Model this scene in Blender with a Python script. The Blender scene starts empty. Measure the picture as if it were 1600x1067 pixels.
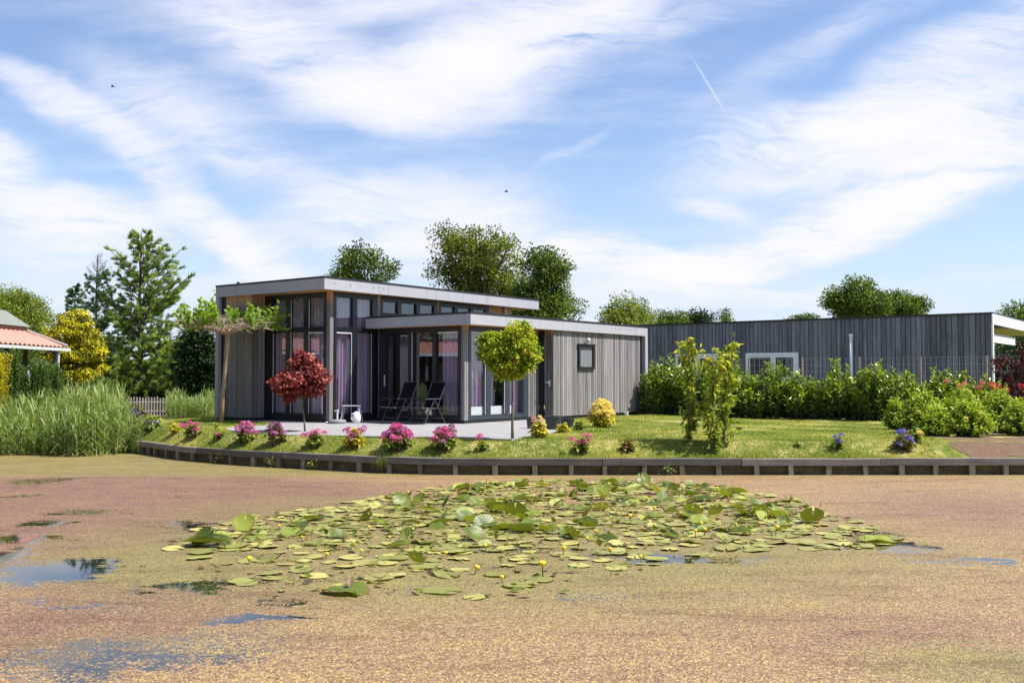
import bpy, math, random
import numpy as np
from mathutils import Vector, Matrix
R = math.radians
random.seed(7); rng = np.random.default_rng(7)
SC = bpy.context.scene; COL = SC.collection

# ------------------------------------------------------------------ camera, world, sun, exposure
FPX = 1503.2; PITCH = 0.0357; CAMH = 1.85; FL = 0.62
cam = bpy.data.cameras.new('camera'); camo = bpy.data.objects.new('camera', cam); COL.objects.link(camo)
camo.location = (0, 0, CAMH); camo.rotation_euler = (math.pi/2 + PITCH, 0, 0)
cam.sensor_width = 36; cam.lens = FPX/1600*36; cam.clip_start = .1; cam.clip_end = 3000
SC.camera = camo
SC.view_settings.view_transform = 'Standard'; SC.view_settings.look = 'None'
SC.view_settings.exposure = 0.85; SC.view_settings.gamma = 1
SUN_EL, SUN_DIR = R(57), (0.985, -0.17)          # horizontal direction towards the sun

class NT:                                          # small node-building helper
    def __init__(s, tree): s.t = tree; s.n = tree.nodes; s.l = tree.links
    def new(s, typ, ins=None, **kw):
        n = s.n.new(typ)
        for k, v in kw.items(): setattr(n, k, v)
        for k, v in (ins or {}).items(): s.set(n.inputs[k], v)
        return n
    def set(s, sock, v):
        if isinstance(v, bpy.types.Node): v = v.outputs[0]
        if isinstance(v, bpy.types.NodeSocket): s.l.new(v, sock)
        else: sock.default_value = v
    def m(s, op, a, b=0.0, c=None, clamp=False):
        n = s.n.new('ShaderNodeMath'); n.operation = op; n.use_clamp = clamp
        s.set(n.inputs[0], a); s.set(n.inputs[1], b)
        if c is not None: s.set(n.inputs[2], c)
        return n.outputs[0]
    def noise(s, vec, scale, detail=4, rough=.5, dist=0, out=0):
        n = s.new('ShaderNodeTexNoise', {'Scale': scale, 'Detail': detail, 'Roughness': rough, 'Distortion': dist})
        if vec is not None: s.set(n.inputs['Vector'], vec)
        return n.outputs[out]
    def ramp(s, fac, stops, interp='LINEAR'):
        n = s.n.new('ShaderNodeValToRGB'); n.color_ramp.interpolation = interp; e = n.color_ramp.elements
        while len(e) < len(stops): e.new(.5)
        for i, (p, c) in enumerate(stops):
            e[i].position = p; e[i].color = tuple(c)+(1,) if len(c) == 3 else c
        s.set(n.inputs[0], fac); return n.outputs[0]
    def mixc(s, f, a, b, blend='MIX'):
        n = s.n.new('ShaderNodeMix'); n.data_type = 'RGBA'; n.blend_type = blend
        for i, v in ((0, f), (6, a), (7, b)):
            if isinstance(v, tuple) and len(v) == 3: v = v+(1,)
            s.set(n.inputs[i], v)
        return n.outputs[2]
    def mapping(s, vec, loc=(0,0,0), rot=(0,0,0), sc=(1,1,1), typ='POINT'):
        n = s.n.new('ShaderNodeMapping'); n.vector_type = typ
        s.set(n.inputs['Vector'], vec); n.inputs['Location'].default_value = loc
        n.inputs['Rotation'].default_value = rot; n.inputs['Scale'].default_value = sc
        return n.outputs[0]
    def smooth(s, x, lo, hi):
        n = s.n.new('ShaderNodeMapRange'); n.interpolation_type = 'SMOOTHSTEP'
        s.set(n.inputs[0], x); n.inputs[1].default_value = lo; n.inputs[2].default_value = hi
        return n.outputs[0]

def ray(px, py):
    a = (px-800)/FPX; b = (533.5-py)/FPX; c, s = math.cos(PITCH), math.sin(PITCH)
    return (a, c-b*s, s+b*c)
def at(px, D, z=None):                             # ground point below image column px at distance D
    return ((px-800)/FPX*D, D)
def onz(px, py, z):
    d = ray(px, py); t = (z-CAMH)/d[2]; return (t*d[0], t*d[1])

w = bpy.data.worlds.new('World'); SC.world = w; w.use_nodes = True
nt = NT(w.node_tree); nt.n.clear()
sky = nt.new('ShaderNodeTexSky', sky_type='NISHITA', sun_disc=False, sun_elevation=SUN_EL,
             sun_rotation=math.atan2(SUN_DIR[0], SUN_DIR[1]), air_density=1.0, dust_density=.6, ozone_density=2.2, altitude=0)
tc = nt.new('ShaderNodeTexCoord').outputs['Generated']
sep = nt.new('ShaderNodeSeparateXYZ', {0: tc})
X, Y, Z = sep.outputs
ay = nt.m('MAXIMUM', nt.m('ABSOLUTE', Y), .02)
A = nt.m('DIVIDE', X, ay); Bv = nt.m('DIVIDE', Z, ay)
ab = nt.new('ShaderNodeCombineXYZ', {0: A, 1: Bv}).outputs[0]
zz = nt.m('ADD', nt.m('MAXIMUM', Z, 0), .12)
pl = nt.new('ShaderNodeCombineXYZ', {0: nt.m('DIVIDE', X, zz), 1: nt.m('DIVIDE', Y, zz)}).outputs[0]
d1 = nt.noise(ab, 3.0, 5, .55, out=1)
dv = nt.new('ShaderNodeVectorMath', {0: d1, 1: (.5, .5, .5)}, operation='SUBTRACT')
dv = nt.new('ShaderNodeVectorMath', {0: dv, 3: .13}, operation='SCALE')
abd = nt.new('ShaderNodeVectorMath', {0: ab, 1: dv}, operation='ADD').outputs[0]
# cirrus banks: (px, py, half length, half width, tilt deg (down to the right), strength)
BL = [(400,60,290,95,24,1.25),(560,170,170,62,8,1.5),(820,60,420,80,-19,1.7),(760,130,260,80,-10,1.2),(640,10,260,60,-5,1.0),
      (120,160,260,44,26,1.15),(330,320,270,52,42,1.3),(430,395,120,52,35,1.2),(-10,240,125,62,6,2.2),(120,325,260,70,4,1.9),
      (90,380,260,60,0,.7),(300,180,330,60,30,.5),(380,250,330,50,25,.5),
      (650,330,290,90,-8,1.3),(560,300,120,40,-15,.5),(760,380,330,80,2,1.1),(960,400,330,46,4,1.5),
      (1230,370,420,62,-17,1.9),(1450,300,360,70,-18,1.8),(1350,230,420,90,-8,1.3),(1500,180,300,120,-14,1.0),(1250,205,260,50,-6,.8),
      (1105,303,95,26,14,.9),(1550,60,330,70,-24,.8),(1330,50,380,50,-28,.4),(1000,60,330,44,-14,.6),(900,235,120,10,-22,.3),
      (200,430,400,50,0,.45),(1150,450,600,46,0,.5),(800,500,1500,110,0,.55)]
acc = None
for (px, py, L, W, ang, st) in BL:
    d = ray(px, py)
    mp = nt.mapping(abd, (d[0]/d[1], d[2]/d[1], 0), (0, 0, -R(ang)), (L/FPX, W/FPX, 1), 'TEXTURE')
    g = nt.new('ShaderNodeTexGradient', {0: mp}, gradient_type='SPHERICAL').outputs[1]
    g = nt.m('MULTIPLY', nt.smooth(g, 0, .9), st)
    acc = g if acc is None else nt.m('ADD', acc, g)
st1 = nt.noise(nt.mapping(abd, rot=(0, 0, R(14)), sc=(2.2, 9, 1)), 2.4, 8, .62)
st2 = nt.noise(nt.mapping(abd, rot=(0, 0, -R(28)), sc=(2, 8, 1)), 2.0, 8, .6)
stx = nt.mixc(nt.smooth(A, -.15, .1), st2, st1)
stx = nt.new('ShaderNodeSeparateColor', {0: stx}).outputs[0]
fib = nt.noise(nt.mapping(abd, rot=(0, 0, R(10)), sc=(3, 22, 1)), 3.2, 7, .68, 1.2)
fib2 = nt.noise(nt.mapping(abd, rot=(0, 0, -R(34)), sc=(3, 20, 1)), 3.0, 7, .68, 1.2)
fx = nt.new('ShaderNodeSeparateColor', {0: nt.mixc(nt.smooth(A, -.2, .12), fib2, fib)}).outputs[0]
den = nt.m('MULTIPLY', acc, nt.m('ADD', nt.m('MULTIPLY_ADD', stx, 2.5, -.78), nt.m('MULTIPLY_ADD', fx, 1.5, -.55)))
bgn = nt.noise(nt.mapping(pl, sc=(.5, 1.0, 1), rot=(0,0,R(20))), 1.6, 8, .62)
den = nt.m('ADD', nt.m('MULTIPLY', den, nt.smooth(Y, -.1, .15)), nt.m('MULTIPLY', nt.smooth(bgn, .42, .8), .6))
# contrail
c0 = ray(1072, 75); c1 = ray(1140, 187)
ca = (c0[0]/c0[1], c0[2]/c0[1]); cb = (c1[0]/c1[1], c1[2]/c1[1]); mid = ((ca[0]+cb[0])/2, (ca[1]+cb[1])/2)
ln = math.hypot(cb[0]-ca[0], cb[1]-ca[1])/2; an = math.atan2(cb[1]-ca[1], cb[0]-ca[0])
cg = nt.new('ShaderNodeTexGradient', {0: nt.mapping(ab, (mid[0], mid[1], 0), (0, 0, an), (ln, .0019, 1), 'TEXTURE')}, gradient_type='SPHERICAL').outputs[1]
den = nt.m('ADD', den, nt.m('MULTIPLY', nt.smooth(cg, 0, .7), .34))
mask = nt.m('SUBTRACT', 1.0, nt.m('POWER', 2.718, nt.m('MULTIPLY', nt.m('MAXIMUM', den, 0), -1.95)), clamp=True)
hz = nt.smooth(Z, .30, 0.0)
cloudc = nt.mixc(mask, (.58, .68, .95), (.90, .90, .97))
SKYS = .098
b1 = nt.new('ShaderNodeBackground', {0: nt.mixc(1.0, sky.outputs[0], (1.0, .99, 1.04), 'MULTIPLY'), 1: SKYS})
b2 = nt.new('ShaderNodeBackground', {0: cloudc, 1: .61})
b3 = nt.new('ShaderNodeBackground', {0: (.60, .74, .94, 1), 1: .58})
mh = nt.new('ShaderNodeMixShader', {0: nt.m('MULTIPLY', nt.m('MULTIPLY', hz, nt.smooth(Y, -.4, .2)), .55), 1: b1.outputs[0], 2: b3.outputs[0]})
mx = nt.new('ShaderNodeMixShader', {0: mask, 1: mh.outputs[0], 2: b2.outputs[0]})
nt.new('ShaderNodeOutputWorld', {0: mx.outputs[0]})
w.cycles.sampling_method = 'MANUAL'; w.cycles.sample_map_resolution = 512

sl = bpy.data.lights.new('sun', 'SUN'); sl.energy = 5.0; sl.angle = R(.5); sl.color = (1, .955, .87)
so = bpy.data.objects.new('sun', sl); COL.objects.link(so); so.location = (20, 0, 40)
sd = Vector((SUN_DIR[0]*math.cos(SUN_EL), SUN_DIR[1]*math.cos(SUN_EL), math.sin(SUN_EL))).normalized()
so.rotation_euler = sd.to_track_quat('Z', 'Y').to_euler()

# ------------------------------------------------------------------ object helpers
ORG = {}
def tag(o, label=None, cat=None, group=None, kind=None):
    if label: o['label'] = label
    if cat: o['category'] = cat
    if group: o['group'] = group
    if kind: o['kind'] = kind
    return o
def thing(name, label, cat, loc=(0,0,0), rz=0, group=None):
    o = bpy.data.objects.new(name, None); COL.objects.link(o); o.empty_display_size = .2
    o.location = loc; o.rotation_euler = (0, 0, rz); ORG[o.name] = Vector(loc) if rz == 0 else Vector((0,0,0))
    return tag(o, label, cat, group)
def local_thing(*a, **k):                          # children given in the thing's own coordinates
    o = thing(*a, **k); ORG[o.name] = Vector((0,0,0)); return o
def mesh_obj(name, verts, faces, mat, parent=None, rnd=None, smooth=False, org=None):
    v = np.asarray(verts, dtype=np.float32).reshape(-1, 3)
    me = bpy.data.meshes.new(name)
    o = bpy.data.objects.new(name, me); COL.objects.link(o)
    if parent is not None:
        off = ORG[parent.name]; o.parent = parent; ORG[o.name] = off
    else:
        if org is None: org = (float(v[:,0].mean()), float(v[:,1].mean()), float(v[:,2].min()))
        off = Vector(org); o.location = off; ORG[o.name] = off
    v = v - np.array(off, dtype=np.float32)
    if isinstance(faces, np.ndarray):
        k = faces.shape[1]; nf = len(faces)
        me.vertices.add(len(v)); me.vertices.foreach_set('co', v.ravel())
        me.loops.add(nf*k); me.loops.foreach_set('vertex_index', faces.astype(np.int32).ravel())
        me.polygons.add(nf); me.polygons.foreach_set('loop_start', np.arange(0, nf*k, k, dtype=np.int32))
        me.update(calc_edges=True)
    else:
        me.from_pydata([tuple(map(float, p)) for p in v], [], faces); me.update()
    if rnd is not None:
        at_ = me.attributes.new('rnd', 'FLOAT', 'POINT'); at_.data.foreach_set('value', np.asarray(rnd, dtype=np.float32))
    if smooth: me.polygons.foreach_set('use_smooth', [True]*len(me.polygons))
    for m in (mat if isinstance(mat, (list, tuple)) else [mat]): me.materials.append(m)
    return o
class MB:
    def __init__(s, fr=None): s.v = []; s.f = []; s.r = []; s.fr = fr or (lambda *p: p)
    def add(s, vs, fs, r=None):
        n = len(s.v); s.v += [s.fr(*p) for p in vs]; s.f += [tuple(i+n for i in f) for f in fs]
        s.r += [random.random() if r is None else r]*len(vs); return s
    def box(s, a0, a1, b0, b1, c0, c1, r=None):
        vs = [(x, y, z) for x in (a0, a1) for y in (b0, b1) for z in (c0, c1)]
        return s.add(vs, [(0,1,3,2),(4,6,7,5),(0,4,5,1),(2,3,7,6),(0,2,6,4),(1,5,7,3)], r)
    def bevbox(s, a0, a1, b0, b1, c0, c1, e=.01, r=None):
        prof = [(a0+e,b0),(a1-e,b0),(a1,b0+e),(a1,b1-e),(a1-e,b1),(a0+e,b1),(a0,b1-e),(a0,b0+e)]
        cx, cy = (a0+a1)/2, (b0+b1)/2
        q = lambda p, k: (cx+(p[0]-cx)*k, cy+(p[1]-cy)*k)
        kk = 1-e/max(.001, (min(a1-a0, b1-b0)/2))
        rings = [[(*q(p, kk), c0) for p in prof], [(*p, c0+e) for p in prof], [(*p, c1-e) for p in prof], [(*q(p, kk), c1) for p in prof]]
        vs = sum(rings, []); fs = []
        for k in range(3):
            for i in range(8): j = (i+1) % 8; fs.append((k*8+i, k*8+j, k*8+8+j, k*8+8+i))
        fs.append(tuple(range(7, -1, -1))); fs.append(tuple(range(24, 32)))
        return s.add(vs, fs, r)
    def tube(s, pts, rad, n=6, r=None, cap=True):
        pts = [Vector(p) for p in pts]; m = len(pts)
        if not isinstance(rad, (list, tuple)): rad = [rad]*m
        vs = []; up = Vector((0, 0, 1))
        for i, p in enumerate(pts):
            t = (pts[min(i+1, m-1)]-pts[max(i-1, 0)])
            t = t.normalized() if t.length > 1e-9 else Vector((0,0,1))
            a = t.cross(up if abs(t.z) < .95 else Vector((1, 0, 0))).normalized(); b = t.cross(a)
            for k in range(n):
                g = 2*math.pi*k/n; vs.append(tuple(p + (a*math.cos(g)+b*math.sin(g))*rad[i]))
        fs = []
        for i in range(m-1):
            for k in range(n): j = (k+1) % n; fs.append((i*n+k, i*n+j, i*n+n+j, i*n+n+k))
        if cap: fs.append(tuple(range(n-1, -1, -1))); fs.append(tuple(range((m-1)*n, m*n)))
        return s.add(vs, fs, r)
    def lathe(s, c, prof, n=16, r=None):
        vs = []
        for (rr, z) in prof:
            for k in range(n): g = 2*math.pi*k/n; vs.append((c[0]+rr*math.cos(g), c[1]+rr*math.sin(g), c[2]+z))
        fs = []
        for i in range(len(prof)-1):
            for k in range(n): j = (k+1) % n; fs.append((i*n+k, i*n+j, i*n+n+j, i*n+n+k))
        fs.append(tuple(range(n-1, -1, -1))); fs.append(tuple(range((len(prof)-1)*n, len(prof)*n)))
        return s.add(vs, fs, r)
    def quad(s, a, b, c, d, r=None): return s.add([a, b, c, d], [(0,1,2,3)], r)
    def build(s, name, mat, parent=None, smooth=False, org=None):
        return mesh_obj(name, s.v, s.f, mat, parent, s.r, smooth, org)
def copy_tree(o, parent=None):
    c = o.copy(); COL.objects.link(c); c.parent = parent
    for ch in list(o.children): copy_tree(ch, c)
    return c

# ------------------------------------------------------------------ materials
def mat(name):
    m = bpy.data.materials.new(name); m.use_nodes = True; n = NT(m.node_tree); n.n.clear()
    n.out = n.new('ShaderNodeOutputMaterial'); return m, n
def prin(n, **k):
    p = n.n.new('ShaderNodeBsdfPrincipled')
    for a, v in k.items():
        a = {'col': 'Base Color', 'rough': 'Roughness', 'metal': 'Metallic', 'spec': 'Specular IOR Level', 'normal': 'Normal'}.get(a, a)
        if isinstance(v, tuple) and len(v) == 3: v = v+(1,)
        n.set(p.inputs[a], v)
    return p
def bump(n, h, s=.3, d=.01): return n.new('ShaderNodeBump', {'Height': h, 'Strength': s, 'Distance': d}).outputs[0]
def fin(m, n, sh): n.set(n.out.inputs[0], sh.outputs[0] if isinstance(sh, bpy.types.Node) else sh); return m
def P_(n): return n.new('ShaderNodeNewGeometry').outputs['Position']
def RN(n): return n.new('ShaderNodeAttribute', attribute_name='rnd').outputs['Fac']

def plain(name, col, rough=.5, var=.12, scale=8, metal=0, spec=.5, bmp=.0):
    m, n = mat(name); p = P_(n)
    t = n.noise(p, scale, 5, .6)
    c = n.mixc(t, tuple(x*(1-var) for x in col), tuple(min(1, x*(1+var)) for x in col))
    kw = dict(col=c, rough=n.m('MULTIPLY_ADD', t, .2, rough-.1), metal=metal, spec=spec)
    if bmp: kw['normal'] = bump(n, n.noise(p, scale*6, 4), bmp, .004)
    return fin(m, n, prin(n, **kw))
def leaf(name, stops, trans=.35, rough=.5, spec=.3, tcol=(1.2, 1.25, .5)):
    m, n = mat(name)
    c = n.ramp(RN(n), stops)
    p = prin(n, col=c, rough=rough, spec=spec)
    t = n.new('ShaderNodeBsdfTranslucent', {0: n.mixc(1.0, c, tcol, 'MULTIPLY')})
    return fin(m, n, n.new('ShaderNodeMixShader', {0: trans, 1: p.outputs[0], 2: t.outputs[0]}))
def wood(name, stops, orange=None, zr=(0, 1), grain=1.0, pv=.27, hor=False):
    m, n = mat(name); p = P_(n); r = RN(n)
    off = n.new('ShaderNodeCombineXYZ', {0: n.m('MULTIPLY', r, 37.0), 1: n.m('MULTIPLY', r, 91.0)}).outputs[0]
    q = n.new('ShaderNodeVectorMath', {0: p, 1: off}, operation='ADD').outputs[0]
    g1 = n.noise(n.mapping(q, sc=(1.3, 4, 30) if hor else (22, 22, 1.1)), 1, 6, .65)
    g2 = n.noise(n.mapping(q, sc=(3, 3, .9)), 1, 4, .6)
    v = n.m('ADD', n.m('MULTIPLY', r, pv), n.m('MULTIPLY', n.m('ADD', n.m('MULTIPLY', g1, 1.3), n.m('MULTIPLY', g2, .7)), .52-.4*pv))
    c = n.ramp(v, stops)
    if orange:                                     # boards kept sheltered under the eaves stay unweathered
        zs = n.new('ShaderNodeSeparateXYZ', {0: p}).outputs[2]
        f = n.smooth(n.m('ADD', zs, n.m('MULTIPLY', n.m('SUBTRACT', g2, .5), .35)), zr[0], zr[1])
        c = n.mixc(n.m('MULTIPLY', f, .9), c, n.ramp(v, orange))
    return fin(m, n, prin(n, col=c, rough=.75, spec=.25, normal=bump(n, g1, .35*grain, .004)))

M = {}
M['clad'] = wood('weathered_cladding', [(.3, (0.072, 0.067, 0.067)), (.5, (0.158, 0.148, 0.146)), (.75, (0.293, 0.277, 0.276))],
                 [(.2, (.34, .17, .075)), (.8, (.55, .32, .16))], (FL+2.3, FL+2.6))
M['clad_lo'] = wood('weathered_cladding_box', [(.3, (0.077, 0.070, 0.073)), (.5, (0.175, 0.162, 0.164)), (.75, (0.310, 0.286, 0.287))])
M['clad_hi'] = wood('weathered_cladding_tall', [(.3, (0.077, 0.071, 0.071)), (.5, (0.154, 0.144, 0.142)), (.75, (0.262, 0.249, 0.247))],
                 [(.2, (.36, .18, .08)), (.8, (.55, .32, .16))], (FL+3.0, FL+3.42))
M['clad_dark'] = wood('dark_cladding', [(.28, (0.052, 0.057, 0.076)), (.5, (0.131, 0.135, 0.178)), (.75, (0.267, 0.270, 0.330))], pv=.18)
M['orange'] = wood('fresh_cladding', [(.2, (.40, .19, .075)), (.8, (.62, .36, .17))])
M['black'] = plain('black_trim', (.012, .013, .016), .45)
M['frame'] = plain('anthracite_frame', (0.010, 0.013, 0.018), .35)
M['frame_lt'] = plain('slate_frame', (0.033, 0.043, 0.057), .35)
M['white'] = plain('white_paint', (.78, .78, .80), .45, .05)
M['whitef'] = plain('white_window_frame', (0.744, 0.768, 0.850), .4, .05)
M['grey_strip'] = plain('light_grey_strip', (.5, .52, .54), .4)
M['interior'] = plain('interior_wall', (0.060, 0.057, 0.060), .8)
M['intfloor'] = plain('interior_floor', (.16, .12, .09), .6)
def fascia_mat():
    m, n = mat('fibre_cement_fascia'); p = P_(n)
    a = n.noise(p, 1.3, 5, .6); s = n.noise(n.mapping(p, sc=(3, 3, .25)), 1, 5, .65)
    sp = n.noise(p, 30, 3, .6)
    c = n.mixc(a, (0.312, 0.312, 0.347), (0.387, 0.383, 0.418))
    c = n.mixc(n.m('MULTIPLY', n.smooth(s, .55, .75), .45), c, (.22, .22, .25))
    c = n.mixc(n.m('MULTIPLY', n.smooth(sp, .62, .72), .18), c, (.2, .2, .22))
    return fin(m, n, prin(n, col=c, rough=.62, spec=.35, normal=bump(n, sp, .05)))
M['fascia'] = fascia_mat()
def glass_mat():
    m, n = mat('window_glass')
    p = P_(n)
    nb = bump(n, n.noise(p, .9, 2, .5), .12, .02)
    f = n.m('MULTIPLY_ADD', n.m('POWER', n.new('ShaderNodeLayerWeight', {0: .5, 1: nb}).outputs['Facing'], 4.0), .86, .14)
    g = n.new('ShaderNodeBsdfGlossy', {0: (.86, .93, 1, 1), 1: .0, 'Normal': nb})
    t = n.new('ShaderNodeBsdfTransparent', {0: (.86, .88, .88, 1)})
    return fin(m, n, n.new('ShaderNodeMixShader', {0: f, 1: t.outputs[0], 2: g.outputs[0]}))
M['glass'] = glass_mat()
def curtain_mat():
    m, n = mat('purple_curtain'); p = P_(n)
    c = n.mixc(n.noise(p, 120, 2), (.50, .38, .53), (.62, .49, .65))
    t = n.new('ShaderNodeBsdfTranslucent', {0: (.42, .28, .46, 1)})
    return fin(m, n, n.new('ShaderNodeMixShader', {0: .25, 1: prin(n, col=c, rough=.85, spec=.1).outputs[0], 2: t.outputs[0]}))
M['curtain'] = curtain_mat()
def paving_mat():
    m, n = mat('grey_paving'); p = P_(n)
    q = n.mapping(p, rot=(0, 0, .639))
    b = n.new('ShaderNodeTexBrick', {'Vector': q, 'Color1': (.24, .235, .245, 1), 'Color2': (.29, .285, .295, 1), 'Mortar': (.12, .115, .11, 1),
              'Scale': 1.0, 'Mortar Size': .008, 'Brick Width': .6, 'Row Height': .3, 'Bias': 0})
    c = n.mixc(n.noise(p, 2.2, 6, .65), b.outputs[0], n.mixc(.5, b.outputs[0], (.30, .285, .27)))
    return fin(m, n, prin(n, col=c, rough=.8, spec=.25, normal=bump(n, n.noise(p, 60, 4), .2, .003)))
M['paving'] = paving_mat()
def lawn_mat():
    m, n = mat('mown_lawn'); p = P_(n)
    a = n.noise(p, .55, 5, .6); b = n.noise(p, 5, 5, .7); f = n.noise(p, 55, 4, .7)
    c = n.mixc(n.smooth(b, .35, .68), (.13, .17, .028), (.27, .275, .07))
    c = n.mixc(n.smooth(n.m('MULTIPLY_ADD', b, .35, n.m('MULTIPLY', a, .75)), .52, .72), c, (.52, .44, .21))
    c = n.mixc(n.smooth(f, .30, .70), n.mixc(1.0, c, (.35, .42, .3), 'MULTIPLY'), n.mixc(1.0, c, (1.25, 1.2, 1.1), 'MULTIPLY'))
    return fin(m, n, prin(n, col=c, rough=.9, spec=.12, normal=bump(n, f, .9, .03)))
M['lawn'] = lawn_mat()
def soil_mat():
    m, n = mat('dry_soil'); p = P_(n); b = n.noise(p, 9, 7, .7)
    c = n.mixc(b, (.11, .068, .045), (.26, .175, .12))
    return fin(m, n, prin(n, col=c, rough=.95, spec=.1, normal=bump(n, n.noise(p, 30, 6, .7), 1, .04)))
M['soil'] = soil_mat()
M['oldwood'] = wood('old_board', [(.25, (0.052, 0.044, 0.042)), (.5, (0.125, 0.107, 0.101)), (.85, (0.281, 0.244, 0.234))], hor=True, grain=2.0)
def pile_mat():
    m, n = mat('mossy_sheet_piling'); p = P_(n)
    a = n.noise(n.mapping(p, sc=(1.5, 1.5, 4)), 3, 6, .7); b = n.noise(p, 11, 6, .75)
    c = n.mixc(a, (.045, .032, .022), (.15, .115, .08))
    c = n.mixc(n.smooth(b, .5, .66), c, (.16, .15, .035))
    c = n.mixc(n.smooth(b, .66, .74), c, (.35, .33, .25))
    return fin(m, n, prin(n, col=c, rough=.9, spec=.15, normal=bump(n, b, .8, .02)))
M['pile'] = pile_mat()
M['post'] = wood('post_wood', [(.2, (0.072, 0.056, 0.040)), (.5, (0.160, 0.128, 0.096)), (.85, (0.288, 0.248, 0.192))])
def bark(name, a, b, sc=14):
    m, n = mat(name); p = P_(n); t = n.noise(n.mapping(p, sc=(1, 1, .35)), sc, 6, .7)
    return fin(m, n, prin(n, col=n.mixc(t, a, b), rough=.9, spec=.15, normal=bump(n, t, .8, .02)))
M['bark'] = bark('grey_brown_bark', (.055, .042, .03), (.17, .135, .10))
M['bark_lt'] = bark('pale_smooth_bark', (.20, .135, .085), (.40, .30, .21))
M['bark_gr'] = bark('mossy_thin_bark', (.07, .06, .035), (.20, .18, .11), 25)
M['twig'] = bark('bare_twigs', (.26, .19, .15), (.50, .39, .33), 20)

# ------------------------------------------------------------------ land and water
SHORE = [(-400, 15), (-60, 15.5), (-17, 16.5), (-13.6, 20.5), (-11.6, 23.8), (-10.6, 24.4), (-9.35, 23.52), (-8.95, 23.11), (-7.22, 21.19), (-5.49, 19.91), (-4.27, 19.29),
         (-3.51, 18.9), (-2.51, 18.41), (-1.44, 18.12), (-.24, 18.05), (1.2, 18.05), (7.19, 18.08), (9.6, 18.1), (30, 18.2), (400, 18.2)]
SX = np.array([p[0] for p in SHORE], float); SY = np.array([p[1] for p in SHORE], float)
def shore(x): return np.interp(x, SX, SY)
def height(x, y):
    x = np.asarray(x, float); y = np.asarray(y, float); d = y-shore(x)
    hr = np.interp(d, [0, .06, .35, .62, 1.6, 60, 400], [.27, .29, .45, .595, .60, .60, .6])
    hl = np.interp(d, [0, .4, 2, 6, 60], [-.3, .0, .25, .5, .6])
    k = np.clip((x+9.6)/.5, 0, 1)
    bp = .012*np.sin(x*3.1+y*2.3)+.01*np.sin(x*1.3-y*4.1)
    return hl*(1-k)+hr*k + bp*np.clip(d/1.0, 0, 1)
xs = np.unique(np.concatenate([np.linspace(-400, -40, 13), np.linspace(-40, -12, 20), np.arange(-12, 14, .125), np.linspace(14, 40, 20), np.linspace(40, 400, 13)]))
ds = np.array([0, .03, .06, .12, .2, .3, .4, .5, .6, .7, .85, 1, 1.2, 1.4, 1.6, 1.9, 2.3, 2.8, 3.4, 4, 5, 6, 7.5, 9, 11, 14, 18, 25, 40, 80, 160, 300, 600])
gx = np.repeat(xs[:, None], len(ds), 1); gy = shore(gx)+ds[None, :]+.03; gz = height(gx, gy)
gv = np.stack([gx, gy, gz], -1).reshape(-1, 3)
nd = len(ds); ii = np.arange(len(xs)-1)[:, None]*nd+np.arange(nd-1)[None, :]
gf = np.stack([ii, ii+nd, ii+nd+1, ii+1], -1).reshape(-1, 4)
tag(mesh_obj('lawn', gv, gf, M['lawn'], smooth=True, org=(0, 24, 0)), kind='structure')

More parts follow.
